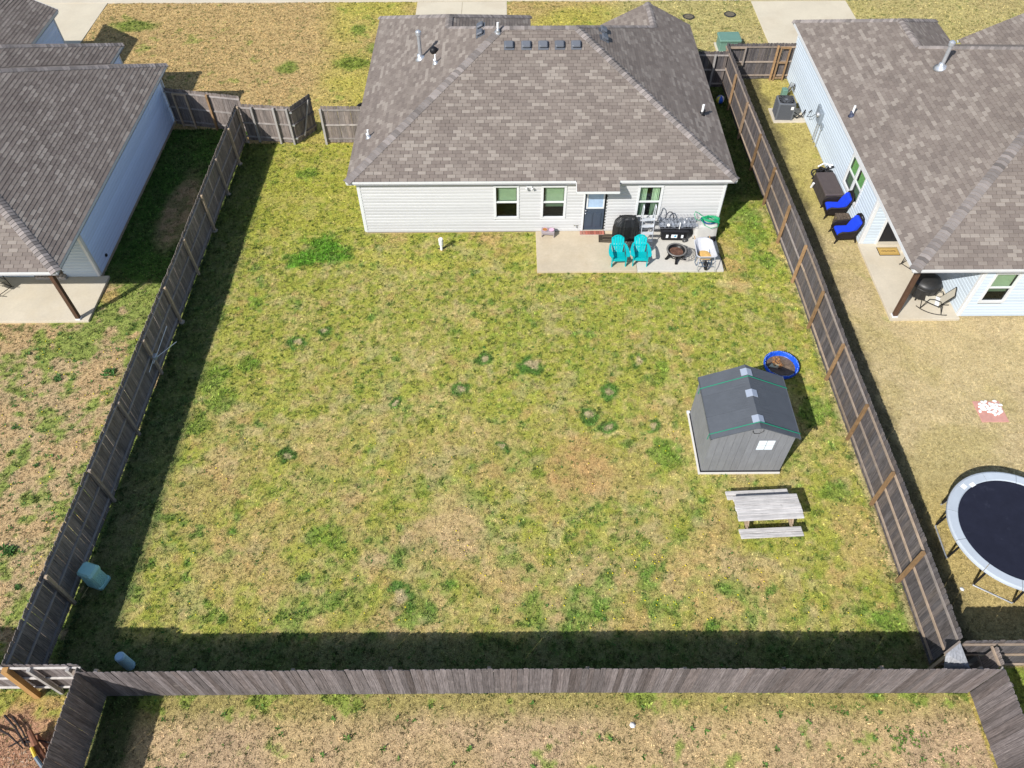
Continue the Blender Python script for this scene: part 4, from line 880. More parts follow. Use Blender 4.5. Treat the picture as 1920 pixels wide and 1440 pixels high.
# beach ball
BB = thing('beach_ball', (10.25, 34.0, 0), 'blue, white and yellow beach ball in the narrow strip by the right fence', 'ball')
cols = [(.03, .12, .6), (.8, .8, .82), (.7, .6, .1)]
for k in range(6):
    mb = MB(); rg = []
    for i in range(9):
        t = math.pi*i/8; rg.append([(10.25+.2*math.sin(t)*math.cos(R(60*k+60*j/4)), 34.0+.2*math.sin(t)*math.sin(R(60*k+60*j/4)), .2+.2*math.cos(t)) for j in range(5)])
    mb.loft(rg, cap=False, closed=False).build('gore', mat('ball_%s' % ('blue', 'white', 'yellow')[(0, 1, 0, 2, 0, 1)[k]], cols[(0, 1, 0, 2, 0, 1)[k]], .35), BB, smooth=True)
TR = MB().box((11.05, 38.85, 0), (12.05, 39.7, .62)); TF = thing('transformer_box', (11.5, 39.2, 0), 'green utility transformer box beyond the front fence', 'utility box')
M_tr = mat('green_metal', (.13, .24, .19), .5, noise=(2, .06)); MB().rbox((11.05, 38.85, .05), (12.1, 39.7, .55), .03).build('cabinet', M_tr, TF); MB().rbox((11.0, 38.80, .55), (12.15, 39.75, .66), .04).build('lid', M_tr, TF); MB().box((10.95, 38.7, 0), (12.2, 39.8, .05)).build('pad', M_conc2, TF)
for i, (x, y, lb) in enumerate(((10.05, 42.7, 'black round meter lid in the front grass, left of two'), (12.4, 42.95, 'black round meter lid in the front grass, right of two'))):
    ml = thing('meter_lid', (x, y, 0), lb, 'lid', 'meter lids in the front grass'); MB().lathe([(.33, 0), (.33, .04), (.27, .05), (.27, .035), (0, .035)], (x, y, 0), 20, cap=False).build('ring', mat('iron', (.03, .03, .03), .6, noise=(9, .3)), ml); MB().lathe([(.25, .035), (.25, .045), (0, .05)], (x, y, 0), 20).build('cover', mat('dirty_lid', (.13, .11, .075), .9, noise=(12, .4)), ml)
TY = thing('tyre', (-7.1, 33.75, 0), 'dark tyre lying in grass beside the middle house', 'tyre')
MB().tube(arc((-7.0, 33.6, .12), .27, 0, 337.5, 15, 'xy'), .1, 8, closed=True).build('tread', M_blk, TY, smooth=True); MB().lathe([(.18, .08), (.17, .12), (.05, .14), (0, .14)], (-7.0, 33.6, 0), 16).build('rim', M_galv, TY)
WS = thing('paper_scrap', (3.04, 5.42, 0), 'small crumpled white scrap on the lower dry lawn', 'litter'); MB().lathe([(.05, 0), (.08, .03), (.03, .07)], (3.04, 5.42, 0), 6).build('crumple', M_white, WS)
WS = thing('paper_scrap', (13.1, 9.5, 0), 'small white scrap lying left of the trampoline frame', 'litter'); MB().lathe([(.04, 0), (.07, .02), (.02, .05)], (12.75, 9.0, 0), 5).build('crumple', M_white, WS)

# brush and stump at lower left
BR = thing('brush_pile', (-12.3, 5.2, 0), 'charred branches beside a reddish log at the lower left edge', 'brush pile')
for a, b, r_ in (((-13.2, 5.5, .05), (-12.2, 4.95, .08), .03), ((-13.0, 5.75, .05), (-12.15, 5.0, .1), .03), ((-12.75, 5.7, .1), (-12.0, 4.9, .05), .025), ((-12.3, 5.1, .05), (-11.4, 5.05, .1), .03), ((-12.6, 5.0, .04), (-11.9, 5.3, .08), .02)):
    MB().tube([a, tuple((Vector(a)+Vector(b))/2+Vector((.03, .05, .05))), b], [r_, r_*.8, r_*.5], 6).build('branch', mat('charred_wood', (.025, .02, .02), .9), BR)
LG = thing('log', (-11.9, 4.9, 0), 'split reddish brown log leaning by the lower left fence', 'log')
MB().tube([(-12.05, 5.3, .35), (-11.8, 4.95, .2), (-11.45, 4.6, .06)], [.06, .085, .07], 8).build('trunk', mat('red_wood', (.19, .085, .05), .85, noise=(8, .3)), LG); MB().tube([(-11.95, 5.25, .1), (-11.3, 4.75, .07)], .05, 7).build('limb', MATS['red_wood'], LG)
YB_ = thing('hand_tool', (-11.75, 4.75, 0), 'yellow and blue handled tool lying on the reddish log', 'tool')
MB().tube([(-11.86, 4.92, .33), (-11.72, 4.72, .25)], .045, 8).build('grip', mat('yellow_plastic', (.55, .38, .03), .5), YB_); MB().tube([(-11.72, 4.72, .25), (-11.5, 4.5, .15)], .05, 8).build('head', mat('blue_grey_plastic', (.08, .12, .16), .5), YB_)
WC = MB(); rs = random.Random(4)
for i in range(1400):
    x = rs.gauss(-12.3, .8); y = rs.uniform(2.9, 4.9); 
    if x > -10.8: continue
    q = rs.random()*6.28; L = rs.uniform(.03, .09); z = rs.uniform(.0, .04); k = rs.uniform(.5, 1.3); c_ = (.42*k, .22*k, .13*k) if rs.random() < .7 else (.5*k, .4*k, .3*k)
    WC.add([(x, y, z), (x+L*math.cos(q), y+L*math.sin(q), z+.02), (x+L*math.cos(q)+.012*math.sin(q), y+L*math.sin(q)-.012*math.cos(q), z+.02), (x+.012*math.sin(q), y-.012*math.cos(q), z)], [(0, 1, 2, 3)], c_)
tag(WC.build('wood_chips', mat('chips', (1, 1, 1), .9, attr='tint')), 'reddish wood chips and bark strewn at the lower left edge', 'wood chips', kind='stuff')

# ------------------------------------------------------------------ patio furniture of the middle house
Zp = .10
M_teal = mat('teal_plastic', (.0, .40, .42), .45, noise=(4, .05))
def adirondack(label, loc, rz):
    t = thing('garden_chair', loc, label, 'chair', 'two teal garden chairs on the patio', local=True, rz=rz)
    for i in range(5):                                       # fanned back slats with slots between them
        f = (i-2)/2; x0 = f*.145; x1 = f*.205; h = .93-.10*abs(f)**1.6; w0 = .066; w1 = .094
        b0 = Vector((x0, .08, .30)); b1 = Vector((x1, .37, h)); m_ = (b0+b1)/2+Vector((f*.02, -.01*(1-abs(f)), 0)); mb = MB(); rg = []
        for p, w in ((b0, w0), (m_, (w0+w1)/2+.004), (b0.lerp(b1, .9), w1), (b1, w1*.62)):
            n = Vector((0, -.9, .4)); rg.append([p+Vector((-w/2, 0, 0)), p+Vector((w/2, 0, 0)), p+Vector((w/2, 0, 0))-n*.02, p+Vector((-w/2, 0, 0))-n*.02])
        mb.loft(rg).build('back_slat', M_teal, t)
    MB().bar((-.22, .21, .55), (.22, .21, .55), .03, .06).build('back_brace', M_teal, t)
    top = MB(); pts = [Vector((.245*math.sin(R(a)), .36+.0*a, .70+.255*math.cos(R(a)))) for a in range(-80, 81, 16)]
    top.loft([[p+Vector((0, -.012, 0)), p*1.0+Vector((0, .012, 0)), Vector((p.x*.88, p.y+.012-.01, p.z-.035)), Vector((p.x*.88, p.y-.02, p.z-.035))] for p in pts]).build('back_rim', M_teal, t)
    for i in range(6):
        y0 = -.40+i*.085; z = .385-.016*i; MB().bar((-.245, y0+.04, z), (.245, y0+.04, z), .078, .018, upv=(0, .2, 1)).build('seat_slat', M_teal, t)
    MB().bar((-.25, -.42, .345), (.25, -.42, .345), .02, .09).build('apron', M_teal, t)
    for s in (-1, 1):
        MB().prism([(s*.255, -.43, 0), (s*.255, -.34, 0), (s*.255, -.30, .36), (s*.255, -.44, .58), (s*.255, -.47, .58), (s*.255, -.45, .3)], (s*.03, 0, 0)).build('front_leg', M_teal, t)
        MB().prism([(s*.255, -.42, .30), (s*.255, -.42, .38), (s*.255, .1, .30), (s*.255, .44, .06), (s*.255, .44, 0), (s*.255, .34, 0), (s*.255, .05, .22)], (s*.025, 0, 0)).build('side_rail', M_teal, t)
        arm = [(s*.24, -.50), (s*.36, -.50), (s*.41, -.38), (s*.40, -.1), (s*.34, .15), (s*.28, .28), (s*.24, .28), (s*.27, 0)]
        MB().prism([(x, y, .575+.02*(y > .1)) for x, y in arm], (0, 0, .022)).build('armrest', M_teal, t)
        MB().bar((s*.30, .24, .2), (s*.30, .24, .585), .05, .03).build('arm_support', M_teal, t)
    return t
ch = adirondack('turquoise slatted garden chair, the one nearer the doormat', (4.22, 22.72, Zp), R(2))
c2 = copy_tree(ch); c2.location = (5.08, 22.74, Zp); c2.rotation_euler = (0, 0, R(-3)); c2['label'] = 'turquoise slatted garden chair, the one nearer the fire pit'
# doormat
DM = thing('doormat', (4.05, 23.98, Zp), 'dark brown patterned doormat lying in front of the covered grill', 'doormat', local=True, rz=R(-4))
MB().rbox((-.46, -.26, .002), (.46, .26, .016), .006).build('base', mat('dark_mat', (.045, .035, .025), .95, noise=(40, .5)), DM)
bd = MB(); 
for q, z in (((.40, .20), .018), ((.30, .11), .0185)): bd.tube([(-q[0], -q[1], z), (q[0], -q[1], z), (q[0], q[1], z), (-q[0], q[1], z)], .012, 5, closed=True)
bd.build('border', mat('mat_print', (.16, .13, .09), .95), DM)
# dog feeder
DF = thing('dog_feeder', (1.55, 24.2, Zp), 'raised grey dog feeder with two bowls by the house wall', 'pet feeder', local=True, rz=R(-5))
M_fd = mat('feeder_grey', (.30, .26, .27), .5)
MB().rbox((-.27, -.15, .24), (.27, .15, .28), .015).build('top', M_fd, DF)
for s in (-1, 1): MB().prism([(s*.25, -.15, .25), (s*.25, .15, .25), (s*.26, .14, 0), (s*.26, .08, 0), (s*.255, .05, .14), (s*.255, -.05, .14), (s*.26, -.08, 0), (s*.26, -.14, 0)], (-s*.03, 0, 0)).build('leg', M_fd, DF)
MB().prism([(-.25, -.145, .15), (.25, -.145, .15), (.25, -.145, .25), (-.25, -.145, .25)], (0, .02, 0)).build('apron', M_fd, DF)
for s, m_ in ((-1, mat('dog_food', (.36, .16, .04), .9, noise=(30, .4))), (1, mat('pink_water', (.62, .42, .55), .3))):
    b = MB().lathe([(.085, .27), (.115, .30), (.115, .31), (.10, .305), (.09, .285)], (s*.13, 0, 0), 20, cap=False).build('bowl', mat('pink_bowl', (.52, .33, .42), .35), DF, smooth=True); MB().lathe([(.0, .297), (.098, .297)], (s*.13, 0, 0), 18, cap=False).build('contents', m_, b)
# covered grill
GC = thing('covered_grill', (4.66, 24.06, Zp), 'barbecue grill under a folded black cover beside the back door', 'grill', local=True)
cv = MB(); rg = []; rs = random.Random(2)
for z, w, d_, am in ((0, .47, .26, .03), (.18, .50, .28, .03), (.45, .50, .28, .022), (.72, .49, .27, .015), (.86, .42, .22, .01), (1.0, .30, .16, .008), (1.04, .26, .11, .0)):
    ring = []
    for k in range(40):
        a = 2*math.pi*k/40; ca, sa = math.cos(a), math.sin(a); x = w*abs(ca)**.55*(1 if ca > 0 else -1); y = d_*abs(sa)**.55*(1 if sa > 0 else -1)
        f = 1+am*3*math.sin(k*2.7+z*3)+am*1.5*math.sin(k*5.1+z*9); ring.append((x*f, y*f, z+.012*math.sin(k*1.9)))
    rg.append(ring)
cv.loft(rg); cv.build('cover', mat('black_cover', (.014, .014, .015), .42, noise=(5, .3), spec=.5), GC, smooth=False)
for k in range(6): MB().tube([(-.1+.045*k, -.29, .2), (-.1+.045*k, -.285, .72), (-.08+.035*k, -.17, .99)], .016, 6).build('fold', MATS['black_cover'], GC)
for s in (-1, 1): MB().tube([(s*.28, -.05, 1.02), (s*.30, .05, 1.06), (s*.28, .1, 1.0)], .03, 6).build('handle_bump', MATS['black_cover'], GC)
for s in (-1, 1): MB().lathe([(.06, -.02), (.06, .02)], n=14).build('wheel', M_blk, GC, loc=(s*.4, -.2, .06), rot=(0, R(90), 0))
GB = thing('hand_brush', (4.75, 23.5, Zp), 'wooden handled straw brush on the patio between the teal chairs', 'brush')
MB().bar((4.60, 23.40, .13), (4.78, 23.50, .14), .05, .03).build('handle', mat('pale_wood', (.5, .38, .22), .7), GB); bs = MB()
for k in range(26): bs.tube([(4.78, 23.50, .14), (4.92+rs.uniform(-.03, .05), 23.60+rs.uniform(-.08, .08), .12+rs.uniform(0, .1))], .006, 4)
bs.build('bristles', mat('straw', (.30, .22, .10), .9), GB)
# pool ladder
PL_ = thing('pool_ladder', (5.43, 23.9, Zp), 'white metal pool ladder with looped rails under the right window', 'ladder', local=True)
M_lad = mat('ladder_white', (.62, .64, .68), .3, metal=.3)
for s in (-1, 1):
    x = s*.23; pts = [(x, -.42, 0), (x, -.12, 1.35)]+[(x, -.02+.10*-math.cos(R(a)), 1.62+.12*math.sin(R(a))) for a in range(0, 181, 30)]+[(x, .12, 1.35), (x, .42, 0)]
    MB().tube(pts, .02, 8).build('rail', M_lad, PL_, smooth=True)
    MB().tube([(x, -.10, 1.2), (x, .14, 1.2)], .015, 6).build('spreader', M_lad, PL_)
    for yy in (-.42, .42): MB().lathe([(.035, 0), (.03, .05)], (x, yy, 0), 10).build('foot', M_pvc, PL_)
for i, z in enumerate((.28, .58, .88, 1.15)):
    y = -.36+.28*(z-.28)/1.07; MB().rbox((-.23, y-.10, z), (.23, y+.05, z+.03), .006).build('tread', M_lad, PL_)
for z in (.4, .8): MB().rbox((-.23, .33-.2*z, z), (.23, .42-.2*z, z+.03), .006).build('tread', M_lad, PL_)
# black wheeled storage tote
TT = thing('storage_tote', (6.6, 24.02, Zp), 'black plastic storage tote on wheels with three white stickers', 'storage box', local=True, rz=R(-2))
tb = MB(); tb.loft([sq(.50, .21, .04), sq(.54, .24, .42), sq(.57, .26, .44), sq(.57, .26, .47)]); tb.build('bin', M_blk, TT)
for k in range(6): MB().bar((-.45+.18*k, -.222, .07), (-.46+.185*k, -.252, .42), .04, .02, upv=(0, 1, 0)).build('rib', M_blk, TT)
tl = MB(); tl.loft([sq(.59, .28, .47), sq(.59, .28, .52), sq(.5, .22, .56)]); tl.build('lid', M_blk, TT)
for k in range(4): MB().rbox((-.42+.22*k, -.17, .555), (-.26+.22*k, .17, .575), .01).build('lid_rib', M_blk, TT)
M_st = mat('paper_label', (.8, .82, .84), .5)
for x, w in ((-.30, .09), (-.02, .24), (.30, .09)):
    a = MB().prism([(x-w/2, -.262, .20), (x+w/2, -.262, .20), (x+w/2, -.272, .37), (x-w/2, -.272, .37)], (0, .006, 0)).build('sticker', M_st, TT)
MB().prism([(-.04, -.266, .25), (.07, -.266, .25), (.05, -.274, .34), (.0, -.274, .34)], (0, .002, 0)).build('printed_mark', mat('sticker_blue', (.05, .35, .55), .5), TT)
for s in (-1, 1):
    MB().box((s*.30-.05, -.29, .38), (s*.30+.05, -.25, .50)).build('latch', M_blk, TT)
wh = MB(); wh.lathe([(.05, -.03), (.095, -.025), (.095, .025), (.05, .03)], n=18); wh.build('wheel', mat('wheel_grey', (.06, .06, .06), .6), TT, loc=(.42, -.27, .095), rot=(R(90), 0, 0))
MB().lathe([(.04, -.035), (.03, .0)], n=12).build('hub', M_galv, TT, loc=(.42, -.30, .095), rot=(R(90), 0, 0))
# wire crate with clear plastic on the tote
CR = thing('wire_crate', (6.7, 24.2, .68), 'grey wire crate holding crumpled clear plastic on top of the black tote', 'crate', local=True)
wr = MB()
for i in range(13): x = -.78+.13*i; wr.tube([(x, -.33, .02), (x, -.33, .26), (x, .28, .26), (x, .28, .02)], .005, 4)
for k in range(5): y = -.33+.152*k; wr.tube([(-.78, y, .02), (-.78, y, .26), (.78, y, .26), (.78, y, .02)], .005, 4)
for z in (.02, .1, .18, .26): wr.tube([(-.78, -.33, z), (.78, -.33, z), (.78, .28, z), (-.78, .28, z)], .005, 4, closed=True)
wr.build('wire_frame', mat('crate_wire', (.22, .23, .26), .5), CR)
cs = MB(); nx, ny = 26, 12; rs = random.Random(6); pv = [(-.76+1.52*i/nx, -.31+.57*j/ny, .03+.19*rs.random()*(.4+.6*math.sin(math.pi*j/ny))) for i in range(nx+1) for j in range(ny+1)]
cs.add(pv, [(i*(ny+1)+j, (i+1)*(ny+1)+j, (i+1)*(ny+1)+j+1, i*(ny+1)+j+1) for i in range(nx) for j in range(ny)]); cs.build('plastic_sheet', mat('clear_sheet', (.20, .22, .25), .25, noise=(7, .7), spec=.8), CR)
MB().tube([(-.5, 0, .2), (-.48, .02, .42), (-.40, .03, .55), (-.30, .03, .54), (-.22, .02, .42), (-.16, 0, .2)], .022, 7).build('hose_arch', mat('dark_grey_hose', (.05, .05, .06), .5), CR, smooth=True)
MB().tube([(.04, -.34, .0), (.04, -.36, .16), (.04, -.34, .30)], .018, 6).build('white_rod', M_pvc, CR); MB().lathe([(.05, 0), (.07, .05), (.04, .1)], n=10).build('pump_cap', M_pvc, CR, loc=(-.40, -.30, .12))
# draped white box
WB = thing('covered_box', (7.85, 24.22, Zp), 'box draped in an off white cover at the patio corner', 'box', local=True)
wb = MB(); rg = []
for z, e in ((0, .0), (.1, .01), (.6, -.015), (.66, -.05), (.68, -.10)):
    ring = []
    for k in range(32):
        a = 2*math.pi*k/32; ca, sa = math.cos(a), math.sin(a); x = (.47+e)*abs(ca)**.3*(1 if ca > 0 else -1); y = (.33+e)*abs(sa)**.3*(1 if sa > 0 else -1); f = 1+.015*math.sin(k*2.3)*(1-z); ring.append((x*f, y*f, z))
    rg.append(ring)
wb.loft(rg); wb.build('cover', mat('offwhite_cover', (.50, .49, .46), .7, noise=(4, .06), bump=(8, .5, .03)), WB)
MB().box((-.46, -.30, -.0), (.44, .30, .05)).build('black_base', M_blk, WB); MB().box((.10, -.45, .0), (.42, -.31, .16)).build('black_foot', M_blk, WB)
def coil(mb, c, r, n, rad, jig, rs, sq_=1):
    pts = []
    for k in range(n*18):
        a = 2*math.pi*k/18; rr = r+jig*math.sin(k*.37)+rs.uniform(-.01, .01); pts.append((c[0]+rr*math.cos(a), c[1]+rr*math.sin(a)*sq_, c[2]+.035*math.floor(k/54)+jig*.3*math.sin(k*.9)))
    mb.tube(pts, rad, 6)
HB = MB(); coil(HB, (7.92, 24.20, .81), .30, 6, .014, .06, rs, .75); o = HB.build('blue_hose', mat('hose_blue', (.02, .08, .19), .45)); tag(o, 'coiled dark blue hose lying under the green hose on the white box', 'hose')
HG = MB(); coil(HG, (7.95, 24.10, .93), .27, 5, .013, .10, rs, .55); HG.tube([(7.75, 24.2, .92), (7.5, 24.1, .90), (7.38, 24.12, .96), (7.33, 24.25, 1.08), (7.38, 24.36, 1.14), (7.5, 24.34, 1.08), (7.65, 24.28, .98), (7.8, 24.2, .96)], .013, 6)
HG.tube([(7.62, 24.1, .95), (7.70, 23.85, .86), (7.95, 23.76, .78), (8.25, 23.85, .8), (8.33, 24.1, .9), (8.2, 24.3, .98)], .013, 6)
for k in range(7): HG.tube([(7.6+.02*k, 24.2-.03*k, .97+.01*k), (7.9, 24.25-.06*k+.1*math.sin(k), 1.0+.012*k), (8.28, 24.15-.05*k, .96)], .013, 6)
o = HG.build('green_hose', mat('hose_green', (.015, .33, .14), .45)); tag(o, 'tangled bright green garden hose heaped on top of the white box', 'hose')
# fire pit
FP = thing('fire_pit', (6.52, 22.83, Zp), 'round black fire pit bowl with rusty ashes and short legs', 'fire pit', local=True)
MB().lathe([(.12, .17), (.30, .26), (.34, .36), (.385, .385), (.39, .40), (.33, .40), (.29, .31), (.15, .23), (0, .22)], (0, 0, 0), 32, cap=False).build('bowl', M_blk2, FP, smooth=True)
MB().lathe([(.33, .405), (.345, .415), (.385, .415), (.40, .405), (.39, .395)], (0, 0, 0), 36, cap=False).build('rim', mat('worn_rim', (.30, .28, .26), .4, metal=.6), FP, smooth=True)
MB().lathe([(0, .30), (.27, .30)], (0, 0, 0), 24, cap=False).build('ash_bed', mat('ashes', (.12, .06, .04), .95, noise=[(9, .6), (30, .4)]), FP)
for k in range(30):
    a = R(12*k); MB().bar((.30*math.cos(a), .30*math.sin(a), .17), (.35*math.cos(a), .35*math.sin(a), .36), .02, .012).build('lattice_bar', M_blk2, FP)
MB().tube([(.29*math.cos(R(a)), .29*math.sin(R(a)), .17) for a in range(0, 360, 15)], .012, 6, closed=True).build('lower_ring', M_blk2, FP)
for a in (55, 125, 195, 268, 335):
    c_, s_ = math.cos(R(a)), math.sin(R(a)); MB().bar((.25*c_, .25*s_, .22), (.38*c_, .38*s_, .0), .09, .05).build('leg', M_blk2, FP); MB().box((.38*c_-.05, .38*s_-.04, 0), (.38*c_+.05, .38*s_+.04, .035)).build('foot', M_blk2, FP)
FL = thing('spark_screen', (6.98, 22.88, Zp), 'domed mesh lid leaning on the right of the fire pit', 'lid', local=True)
li = MB(); 
for k in range(9):
    a = math.pi*k/9; li.tube([(.34*math.cos(a)*math.cos(t), .34*math.sin(a)*math.cos(t), .05+.16*math.sin(t)) for t in [math.pi*j/10 for j in range(11)]], .006, 4)
for rr, z in ((.30, .12), (.22, .17), (.12, .2)): li.tube([(rr*math.cos(R(a)), rr*math.sin(R(a)), z) for a in range(0, 360, 20)], .006, 4, closed=True)
li.build('mesh_dome', mat('lid_mesh', (.10, .10, .11), .5), FL); MB().tube([(.345*math.cos(R(a)), .345*math.sin(R(a)), .045) for a in range(0, 360, 12)], .014, 6, closed=True).build('rim', MATS['worn_rim'], FL, smooth=True)
FL.rotation_euler = (R(4), R(-14), 0); FL.location = (6.97, 22.86, Zp+.10)
# wheelbarrow
WH = thing('wheelbarrow', (7.58, 22.65, Zp), 'pale grey wheelbarrow with sand in its tray and blue undercarriage', 'wheelbarrow', local=True)
def rr_(w, y0, y1, z, c): return [(-w+c, y0, z), (w-c, y0, z), (w-.02*c, y0+c*.8, z), (w, y0+c*1.4, z), (w*.92, y1-c*2, z), (w*.6, y1-c*.4, z), (w*.25, y1, z), (-w*.25, y1, z), (-w*.6, y1-c*.4, z), (-w*.92, y1-c*2, z), (-w, y0+c*1.4, z), (-w+.02*c, y0+c*.8, z)]
MB().loft([rr_(.385, -.47, .66, .60, .10), rr_(.40, -.49, .69, .595, .10), rr_(.37, -.45, .64, .60, .10), rr_(.25, -.27, .18, .30, .08), rr_(.05, -.05, .02, .295, .02)], cap=False).build('tray', mat('tray_grey', (.50, .51, .54), .45, noise=(6, .06), stain=(7, (.36, .30, .24), .5, .6)), WH, smooth=False)
MB().loft([rr_(.26, -.30, .22, .315, .08), rr_(.24, -.27, .18, .35, .08), rr_(.12, -.14, .05, .375, .04)]).build('sand', mat('orange_sand', (.58, .36, .12), .95, noise=(9, .2)), WH)
M_wb = mat('blue_steel', (.10, .15, .22), .4, metal=.3)
for s in (-1, 1):
    MB().tube([(s*.28, .5, .5), (s*.22, 0, .30), (s*.14, -.35, .2), (s*.10, -.48, .15)], .02, 7).build('chassis_rail', M_wb, WH)
    MB().tube([(s*.26, .1, .32), (s*.32, -.1, .0), (s*.30, -.3, .0), (s*.25, -.35, .34)], .016, 6).build('leg', M_wb, WH)
    MB().tube([(s*.30, -.40, .56), (s*.33, -.62, .30), (s*.34, -.70, .06)], .016, 6).build('front_brace', M_galv, WH)
    MB().tube([(s*.28, .5, .5), (s*.30, .8, .56)], .02, 7).build('handle', mat('handle_wood', (.4, .25, .12), .7), WH)
MB().tube([(-.24, -.35, .2), (.24, -.35, .2)], .014, 6).build('cross_brace', M_wb, WH); MB().tube([(-.3, -.56, .2), (.3, -.56, .2)], .012, 6).build('cross_brace', M_wb, WH)
wt = MB(); wt.tube(arc((0, -.50, .19), .15, 0, 337.5, 15, 'yz'), .042, 8, closed=True); wt.build('wheel', M_blk, WH, smooth=True)
BK = MB().tube([(8.28, 23.05, .12), (8.33, 22.7, .13), (8.42, 22.12, .04)], .016, 6).build('rod_and_shadow', M_blk); tag(BK, 'thin black rod with a shadow drawn in as one bar along the right edge of the patio', 'rod')  # solid black bar stands for a rod and a shadow together

# ------------------------------------------------------------------ trampoline
M_pad = mat('trampoline_pad', (.42, .465, .51), .45, var=.05, noise=(3, .05)); M_tm = mat('jump_mat', (.016, .018, .031), .9, spec=.1, noise=[(3, .12), (80, .15)], stain=(2.5, (.05, .055, .08), .5, .6))
TX, TYc, TRr = 14.49, 10.40, 1.92; TRM = thing('trampoline', (TX, TYc, 0), 'large round trampoline with pale blue safety pads and a navy mat', 'trampoline', local=True, rz=0)
MB().lathe([(0, .865), (.8, .872), (1.66, .885)], (0, 0, 0), 64, cap=False).build('jump_mat', M_tm, TRM)
for k in range(12):
    mb = MB(); rg = []
    for j in range(7):
        a = R(30*k+10+.25+29.5*j/6); c_, s_ = math.cos(a), math.sin(a)
        rg.append([(1.625*c_, 1.625*s_, .90), (1.65*c_, 1.65*s_, .925), (1.88*c_, 1.88*s_, .93), (1.93*c_, 1.93*s_, .905), (1.94*c_, 1.94*s_, .85), (1.9*c_, 1.9*s_, .88), (1.63*c_, 1.63*s_, .885)])
    mb.loft(rg).build('safety_pad', M_pad, TRM)
MB().tube([(1.86*math.cos(R(a)), 1.86*math.sin(R(a)), .84) for a in range(0, 360, 8)], .025, 8, closed=True).build('ring_frame', M_galv, TRM)
for k in range(6):
    a0, a1 = R(178+60.5*k-16), R(178+60.5*k+16); pts = [(1.82*math.cos(a0), 1.82*math.sin(a0), .84), (1.9*math.cos(a0), 1.9*math.sin(a0), .03), (1.9*math.cos(a1), 1.9*math.sin(a1), .03), (1.82*math.cos(a1), 1.82*math.sin(a1), .84)]
    MB().tube(pts, .024, 8).build('leg', M_galv, TRM)
    for q in (a0, a1): MB().tube([(1.83*math.cos(q), 1.83*math.sin(q), .75), (1.9*math.cos(q), 1.9*math.sin(q), .12)], .032, 8).build('leg_sleeve', M_blk, TRM)
M_lab = mat('white_label', (.8, .8, .78), .5)
for a, r_, w, h in ((118, 1.66, .17, .12), (127, 1.76, .16, .14)):
    x, y = r_*math.cos(R(a)), r_*math.sin(R(a)); MB().box((-w/2, -h/2, 0), (w/2, h/2, .004)).build('warning_label', M_lab, TRM, loc=(x, y, .932), rot=(0, 0, R(a+90)))
MB().box((-.1, -.015, 0), (.1, .015, .002)).build('printed_mark', mat('faded_print', (.2, .22, .26), .7), TRM, loc=(.38, -.02, .893), rot=(0, 0, R(35)))
# stone tile
TL = thing('paving_tile', (16.02, 15.23, 0), 'square pinkish paving tile lying on the dry lawn', 'tile', local=True)
MB().rbox((-.45, -.435, 0), (.45, .435, .04), .01).build('slab', mat('pink_concrete', (.52, .27, .22), .85, noise=(7, .12)), TL)
rs = random.Random(12); M_pb = mat('white_stone', (.76, .75, .71), .7, var=.08)
pos = []
while len(pos) < 27:
    x = rs.gauss(.02, .22); y = rs.gauss(.14, .14)
    if abs(x) < .4 and -.1 < y < .4 and all((x-a)**2+(y-b)**2 > .0075 for a, b in pos): pos.append((x, y))
pos += [(.08, -.15), (.2, -.12), (-.05, -.05), (.3, .0)]
for i, (x, y) in enumerate(pos):
    mb = MB(); a = rs.random()*3; mb.lathe([(.035, 0), (.062, .022), (.045, .046), (.01, .052)], (0, 0, 0), 7, sx=1.25, sy=.85)
    o = mb.build('white_stone', M_pb, None, loc=(16.02+x, 15.23+y, .042+.008*(i % 3)), rot=(0, 0, a)); tag(o, 'white rounded stone in the loose heap on the pink tile', 'stone', 'white stones heaped on the pink tile')

# ------------------------------------------------------------------ right house side yard and porch
tag(MB().rbox((12.5, 32.25, -.05), (14.02, 33.45, .06), .01).build('equipment_pad', M_conc2), kind='structure')
AC = thing('air_conditioner', (13.0, 32.8, .06), 'grey outdoor air conditioning unit on a concrete pad', 'air conditioner', local=True, rz=R(-3))
M_ac = mat('ac_grey', (.13, .14, .155), .5); MB().loft([sq(.38, .38, .0, .06), sq(.38, .38, .78, .06)]).build('casing', mat('ac_coil', (.085, .09, .10), .6, noise=(60, .3)), AC)
for k in range(20):
    z = .05+k*.036; ring = sq(.392, .392, z, .06); MB().tube(ring, .005, 4, closed=True).build('louvre', M_ac, AC)
for x in (-1, 1):
    for y in (-1, 1): MB().bar((x*.36, y*.36, 0), (x*.36, y*.36, .78), .07, .07).build('corner_post', M_ac, AC)
MB().loft([sq(.40, .40, .77, .07), sq(.40, .40, .82, .07), sq(.34, .34, .84, .06)], cap=False).build('top_cover', M_ac, AC)
MB().lathe([(.34, .835), (.30, .80), (0, .76)], (0, 0, 0), 28, cap=False).build('fan_well', M_blk, AC)
fg_ = MB()
for rr in (.07, .14, .21, .28): fg_.tube([(rr*math.cos(R(a)), rr*math.sin(R(a)), .838) for a in range(0, 360, 20)], .005, 4, closed=True)
for k in range(12): fg_.tube([(0, 0, .845), (.33*math.cos(R(30*k)), .33*math.sin(R(30*k)), .835)], .005, 4)
fg_.lathe([(.07, .84), (.07, .86)], (0, 0, 0), 14); fg_.build('fan_grille', M_ac, AC)
for k in range(3): a = R(120*k); MB().prism([(0, 0, .79), (.27*math.cos(a), .27*math.sin(a), .78), (.25*math.cos(a+.7), .25*math.sin(a+.7), .80)], (0, 0, .008)).build('fan_blade', M_blk2, AC)
MB().box((.20, -.41, .55), (.32, -.398, .70)).build('label_plate', M_lab, AC)
